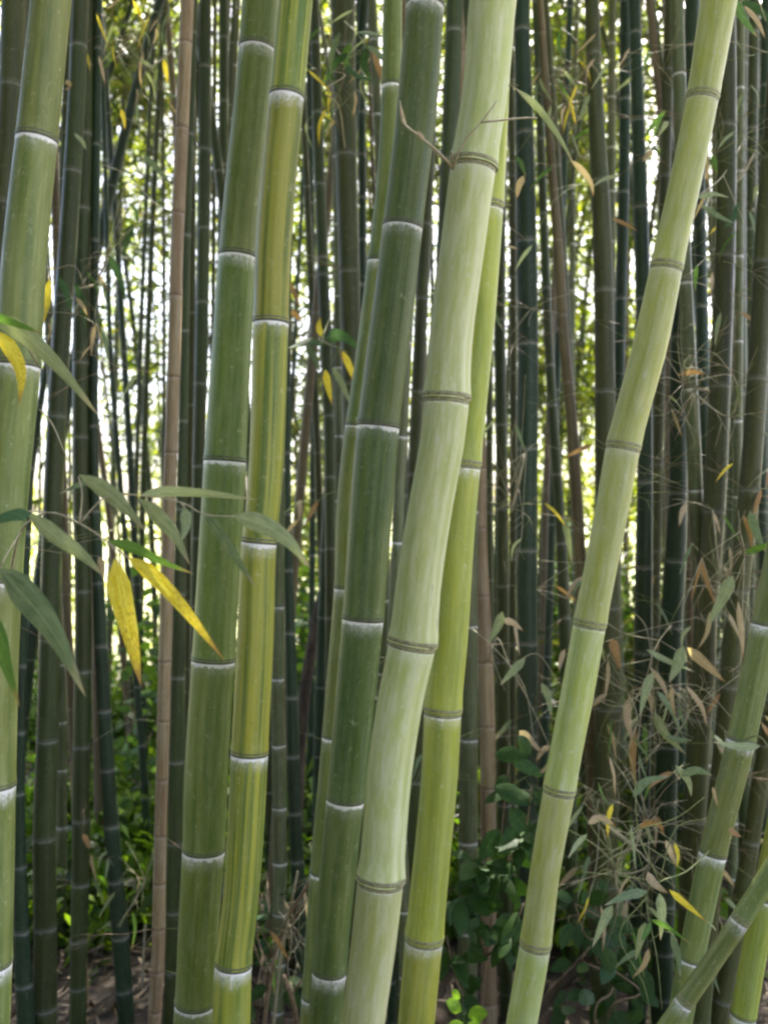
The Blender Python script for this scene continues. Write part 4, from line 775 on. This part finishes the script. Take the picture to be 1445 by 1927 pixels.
def trunk(label, pts, r0, r1, name='sapling_tree'):
    base = np.array(pts[0]); root = empty(name, base); tag(root, label, 'tree'); tube('trunk', pts, r0, r1, M_BARK, root, 10, 5, base); return root, base
tp = [np.array([*g(552, 1700, 3.9)[:2], -.05]), g(556, 1600, 3.9), g(562, 1446, 3.9), g(567, 1370, 3.9), g(575, 1290, 3.9), g(592, 1190, 3.9), g(612, 1100, 3.9), g(640, 1000, 3.9), g(690, 800, 3.9), g(720, 500, 4.0), g(740, 200, 4.1), g(750, -300, 4.2)]
troot, tb = trunk('crooked dark brown woody trunk behind the dark green ragged-banded culm', tp, .03, .018)
tube('limb', [g(720, 500, 4.0), g(700, 300, 4.2), g(690, -200, 4.4)], .012, .006, M_BARK, troot, 8, 3, tb)
def stick(label, pts, r, mat, name='fallen_stick'):
    base = np.array(pts[0]); o = empty(name, base); tag(o, label, 'stick'); tube('shaft', pts, r, r*.6, mat, o, 7, 4, base)
    e = (np.array(pts[1])*.6+np.array(pts[2])*.4) if len(pts) > 2 else (np.array(pts[0])+np.array(pts[1]))/2
    tube('side_twig', [e, e+np.array([.06, -.02, .09])], r*.5, r*.25, mat, o, 5, 2, base); return o
stick('rotting dark branch leaning among weeds left of the dry leaf spray', [g(1000, 1915, 2.9), g(1070, 1840, 2.85), g(1130, 1770, 2.8), g(1180, 1690, 2.8)], .02, M_BARK)
stick('grey dry stick leaning against the slim sage culm', [g(470, 1990, 2.5)*np.array([1, 1, 0]), g(520, 1790, 2.4), g(588, 1650, 2.1)], .006, MT['brown'])
stick('second thinner dry stick crossing the grey one', [g(500, 1980, 2.55)*np.array([1, 1, 0]), g(525, 1830, 2.45), g(560, 1640, 2.15)], .005, MT['pale'])
stick('short pinkish stake by the foot of the slim sage culm', [g(566, 1960, 2.8)*np.array([1, 1, 0]), g(555, 1900, 2.65), g(534, 1836, 2.6)], .009, MT['brown'])
stick('bleached thin stake standing behind the tan dead culm', [g(268, 1860, 3.2)*np.array([1, 1, 0]), g(270, 1810, 3.2), g(274, 1740, 3.2)], .006, MT['pale'])

# ------------------------------------------------------------------ foliage masses
def leaf_cloud(name, centers, mat, per=5, L=(.08, .14), W=.16, seed=1, spread=.07, tone=None, parent=None):
    rg = np.random.default_rng(seed); c = np.repeat(np.asarray(centers), per, axis=0); n = len(c)
    d = rg.normal(size=(n, 3)); d[:, 2] = d[:, 2]*.6-.55; d /= np.linalg.norm(d, axis=1)[:, None]
    nr = rg.normal(size=(n, 3)); nr[:, 2] += .8; s = np.cross(d, nr); s /= np.linalg.norm(s, axis=1)[:, None]; up = np.cross(s, d)
    l = rg.uniform(*L, n)[:, None]; w = l*W*rg.uniform(.75, 1.2, n)[:, None]
    p = c+rg.normal(size=(n, 3))*spread; mid = p+d*l*.42+up*l*.05
    V = np.stack([p, mid-s*w*.5, p+d*l+np.array([0, 0, -1])*l*.12, mid+s*w*.5], 1).reshape(-1, 3).astype(np.float32)
    t = np.repeat(np.clip((rg.uniform(0, 1, n) if tone is None else np.repeat(tone, per)+rg.normal(0, .15, n)), 0, 1), 4)
    me = bpy.data.meshes.new(name); me.vertices.add(len(V)); me.vertices.foreach_set('co', V.ravel())
    me.loops.add(n*4); me.loops.foreach_set('vertex_index', np.arange(n*4, dtype=np.int32))
    me.polygons.add(n); me.polygons.foreach_set('loop_start', np.arange(0, n*4, 4, dtype=np.int32)); me.polygons.foreach_set('loop_total', np.full(n, 4, dtype=np.int32))
    at = me.attributes.new('lt', 'FLOAT', 'POINT'); at.data.foreach_set('value', t.astype(np.float32))
    me.update(); me.validate(); me.materials.append(mat)
    o = bpy.data.objects.new(name, me); link(o, parent); return o
def blob(rg, px, py, d, rx, ry, n, depth=.8):
    q = rg.normal(size=(n, 3))*.55; dd = d+q[:, 1]*depth
    return np.stack([(px+q[:, 0]*rx-722.5)/FPX*d, dd, CAMH-(py+q[:, 2]*ry-963.5)/FPX*d], 1)
def masses():
    rg = np.random.default_rng(42); far = []
    # a broad airy screen of sunlit bamboo foliage along the far edge of the grove
    n = 21000; X = rg.uniform(-6.5, 8, n); Y = rg.uniform(8.5, 15, n); Z = rg.uniform(.2, 9.5, n)
    den = .45+.55*np.sin(X*1.9+Z*.8+1)*np.sin(Z*1.3-X*.7); den = np.where((X < -1.6) & (X > -4.6) & (Z > 1.2) & (Z < 4.6), den*.55, den); den = np.where(X > 1.5, den+.35, den); den = np.where((X/Y > .27) & (Z > 4.0), den*.35-.12, den)
    k = rg.uniform(0, 1, n) < np.clip(den, .1, 1); far.append(np.stack([X, Y, Z], 1)[k])
    for b in [(240, 60, 9, 90, 90, 150), (270, 250, 9.5, 70, 80, 70), (230, 420, 9.5, 60, 60, 40), (260, 640, 10, 60, 60, 40), (290, 800, 10, 40, 90, 50), (250, 1000, 10, 60, 50, 30), (570, 330, 9.5, 30, 200, 110), (640, 250, 9.5, 60, 240, 150),
              (700, 300, 10, 30, 250, 80), (600, 800, 9, 60, 160, 110), (590, 1000, 8.5, 40, 80, 60), (1070, 120, 9, 60, 130, 190), (1060, 330, 9.5, 60, 120, 120), (1030, 620, 9.5, 60, 200, 110), (1160, 150, 9.5, 40, 150, 70), (1170, 650, 9, 50, 100, 70), (1090, 750, 9, 40, 120, 60), (1060, 1000, 8.5, 60, 120, 60), (1060, 1200, 8, 60, 80, 70), (860, 100, 9, 60, 100, 60), (960, 700, 9, 40, 300, 60)]:
        far.append(blob(rg, *b))
    far = np.concatenate(far)
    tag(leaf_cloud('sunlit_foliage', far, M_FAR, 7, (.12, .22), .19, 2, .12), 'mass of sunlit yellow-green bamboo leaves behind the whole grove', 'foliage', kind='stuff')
    # shaded thicket leaves right of the leaning culm
    dk = [blob(rg, 1400, 250, 6.5, 110, 300, 110, 1.2), blob(rg, 1390, 800, 6, 110, 250, 220, 1.2), blob(rg, 1340, 1250, 5.5, 160, 200, 300, 1.0), blob(rg, 1290, 1600, 4.5, 200, 150, 260, .7), blob(rg, 1120, 1600, 4.6, 90, 170, 160, .7), blob(rg, 1260, 60, 6.5, 80, 100, 100, 1.0), blob(rg, 20, 150, 6, 60, 250, 60, 1.0), blob(rg, 250, 100, 7, 100, 160, 300, 1), blob(rg, 250, 400, 7.5, 90, 170, 150, 1), blob(rg, 260, 720, 8, 80, 200, 110, 1), blob(rg, 640, 200, 6.5, 90, 260, 220, 1), blob(rg, 600, 700, 7, 90, 260, 170, 1), blob(rg, 1060, 180, 7, 90, 260, 220, 1), blob(rg, 1040, 620, 7.5, 80, 230, 140, 1), blob(rg, 860, 220, 6, 110, 220, 110, 1), blob(rg, 1230, 300, 7, 80, 320, 150, 1), blob(rg, 410, 300, 7, 90, 300, 120, 1), blob(rg, 960, 1600, 4.4, 90, 150, 120, .6), blob(rg, 1000, 1300, 5, 60, 100, 40, .6)]
    n = 3600; X = rg.uniform(-4, 5, n); Y = rg.uniform(5.4, 8.6, n); Z = rg.uniform(.9, 6.6, n)
    f = .5+.5*np.sin(X*3.1+Z*1.1+.4)*np.sin(Z*2.3-X*1.4+Y); f = np.where((X > 1.9) & (Z < 3.2), f+.2, f); f = np.where((X/Y < -.22) & (X/Y > -.40) & (Z/Y > .05) & (Z/Y < .45), f*.4, f); f = np.where((X/Y > -.11) & (X/Y < -.05), f*.6, f); f = np.where((X/Y > .155) & (X/Y < .23), f*.55, f)
    dk.append(np.stack([X, Y, Z], 1)[rg.uniform(0, 1, n) < f*f*.85+.03])
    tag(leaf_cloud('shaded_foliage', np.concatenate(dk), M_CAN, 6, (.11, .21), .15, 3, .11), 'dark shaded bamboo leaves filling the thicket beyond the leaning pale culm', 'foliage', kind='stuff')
    # canopy overhead
    n = 6200; X = rg.uniform(-6, 6.5, n); Y = rg.uniform(-.6, 9.0, n); Z = 4.6+rg.uniform(0, 1, n)**1.3*4.0
    k = (Z > CAMH+Y*.60+.2) | (rg.uniform(0, 1, n) < .10)
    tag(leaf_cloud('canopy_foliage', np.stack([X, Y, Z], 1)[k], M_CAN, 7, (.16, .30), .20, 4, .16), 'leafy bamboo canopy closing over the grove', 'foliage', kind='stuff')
    n = 9500; X = rg.uniform(-7, 1.6, n); Y = rg.uniform(-7, 1.5, n); Z = .4+rg.uniform(0, 1, n)*7
    k = ((X < -1.3) & ((Y < -.6) | (X < -2.2))) | ((Y < -3.0) & (X < 1.5))
    tag(leaf_cloud('unseen_shading_foliage', np.stack([X, Y, Z], 1)[k], M_CAN, 7, (.16, .30), .20, 5, .16), 'unseen leaf mass added beside and behind the viewer to shade the culms', 'foliage', kind='stuff')  # leaf wall out of view, added to cut light from left and behind
    # undergrowth far and low
    un = [blob(rg, 250, 1400, 7, 130, 170, 700, .8), blob(rg, 60, 1400, 7, 110, 170, 450, .8), blob(rg, 590, 1300, 6.5, 80, 190, 600, .6), blob(rg, 420, 1350, 7, 160, 170, 500, .6), blob(rg, 1060, 1180, 7.5, 90, 140, 350, .8), blob(rg, 780, 1400, 6.5, 190, 170, 600, .8), blob(rg, 1200, 1250, 7, 160, 160, 450, .8), blob(rg, 1000, 1450, 6, 160, 120, 400, .8)]
    un += [blob(rg, 240, 1570, 4.5, 130, 110, 420, .5), blob(rg, 60, 1580, 4.5, 110, 100, 220, .5), blob(rg, 560, 1560, 4.4, 90, 110, 260, .4), blob(rg, 420, 1560, 4.6, 120, 100, 200, .4), blob(rg, 760, 1570, 4.4, 120, 110, 240, .4), blob(rg, 230, 1690, 3.8, 120, 70, 200, .3), blob(rg, 40, 1700, 3.8, 90, 80, 130, .3), blob(rg, 540, 1700, 3.7, 60, 80, 130, .3), blob(rg, 900, 1700, 3.8, 90, 80, 160, .3), blob(rg, 1120, 1720, 3.7, 120, 90, 260, .3)]; un = np.concatenate(un); un[:, 2] = np.maximum(un[:, 2], .08)
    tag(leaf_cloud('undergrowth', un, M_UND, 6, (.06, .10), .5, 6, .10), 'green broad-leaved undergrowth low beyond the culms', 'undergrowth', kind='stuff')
    # leaf litter
    n = 9000; X = rg.uniform(-3.5, 4, n); Y = 2.4+rg.uniform(0, 1, n)**1.3*5.5; Z = ground_z(X, Y)+.012
    o = leaf_cloud('leaf_litter', np.stack([X, Y, Z], 1), M_LIT, 2, (.05, .12), .2, 7, .0)
    me = o.data; co = np.empty(len(me.vertices)*3, np.float32); me.vertices.foreach_get('co', co); co = co.reshape(-1, 4, 3); c0 = co[:, :1, 2].copy(); co[:, :, 2] = c0+np.abs(co[:, :, 2]-c0)*.5+.004; me.vertices.foreach_set('co', co.ravel()); me.update()
    tag(o, 'dry brown bamboo leaf litter strewn over the soil', 'leaf litter', kind='stuff')
masses()
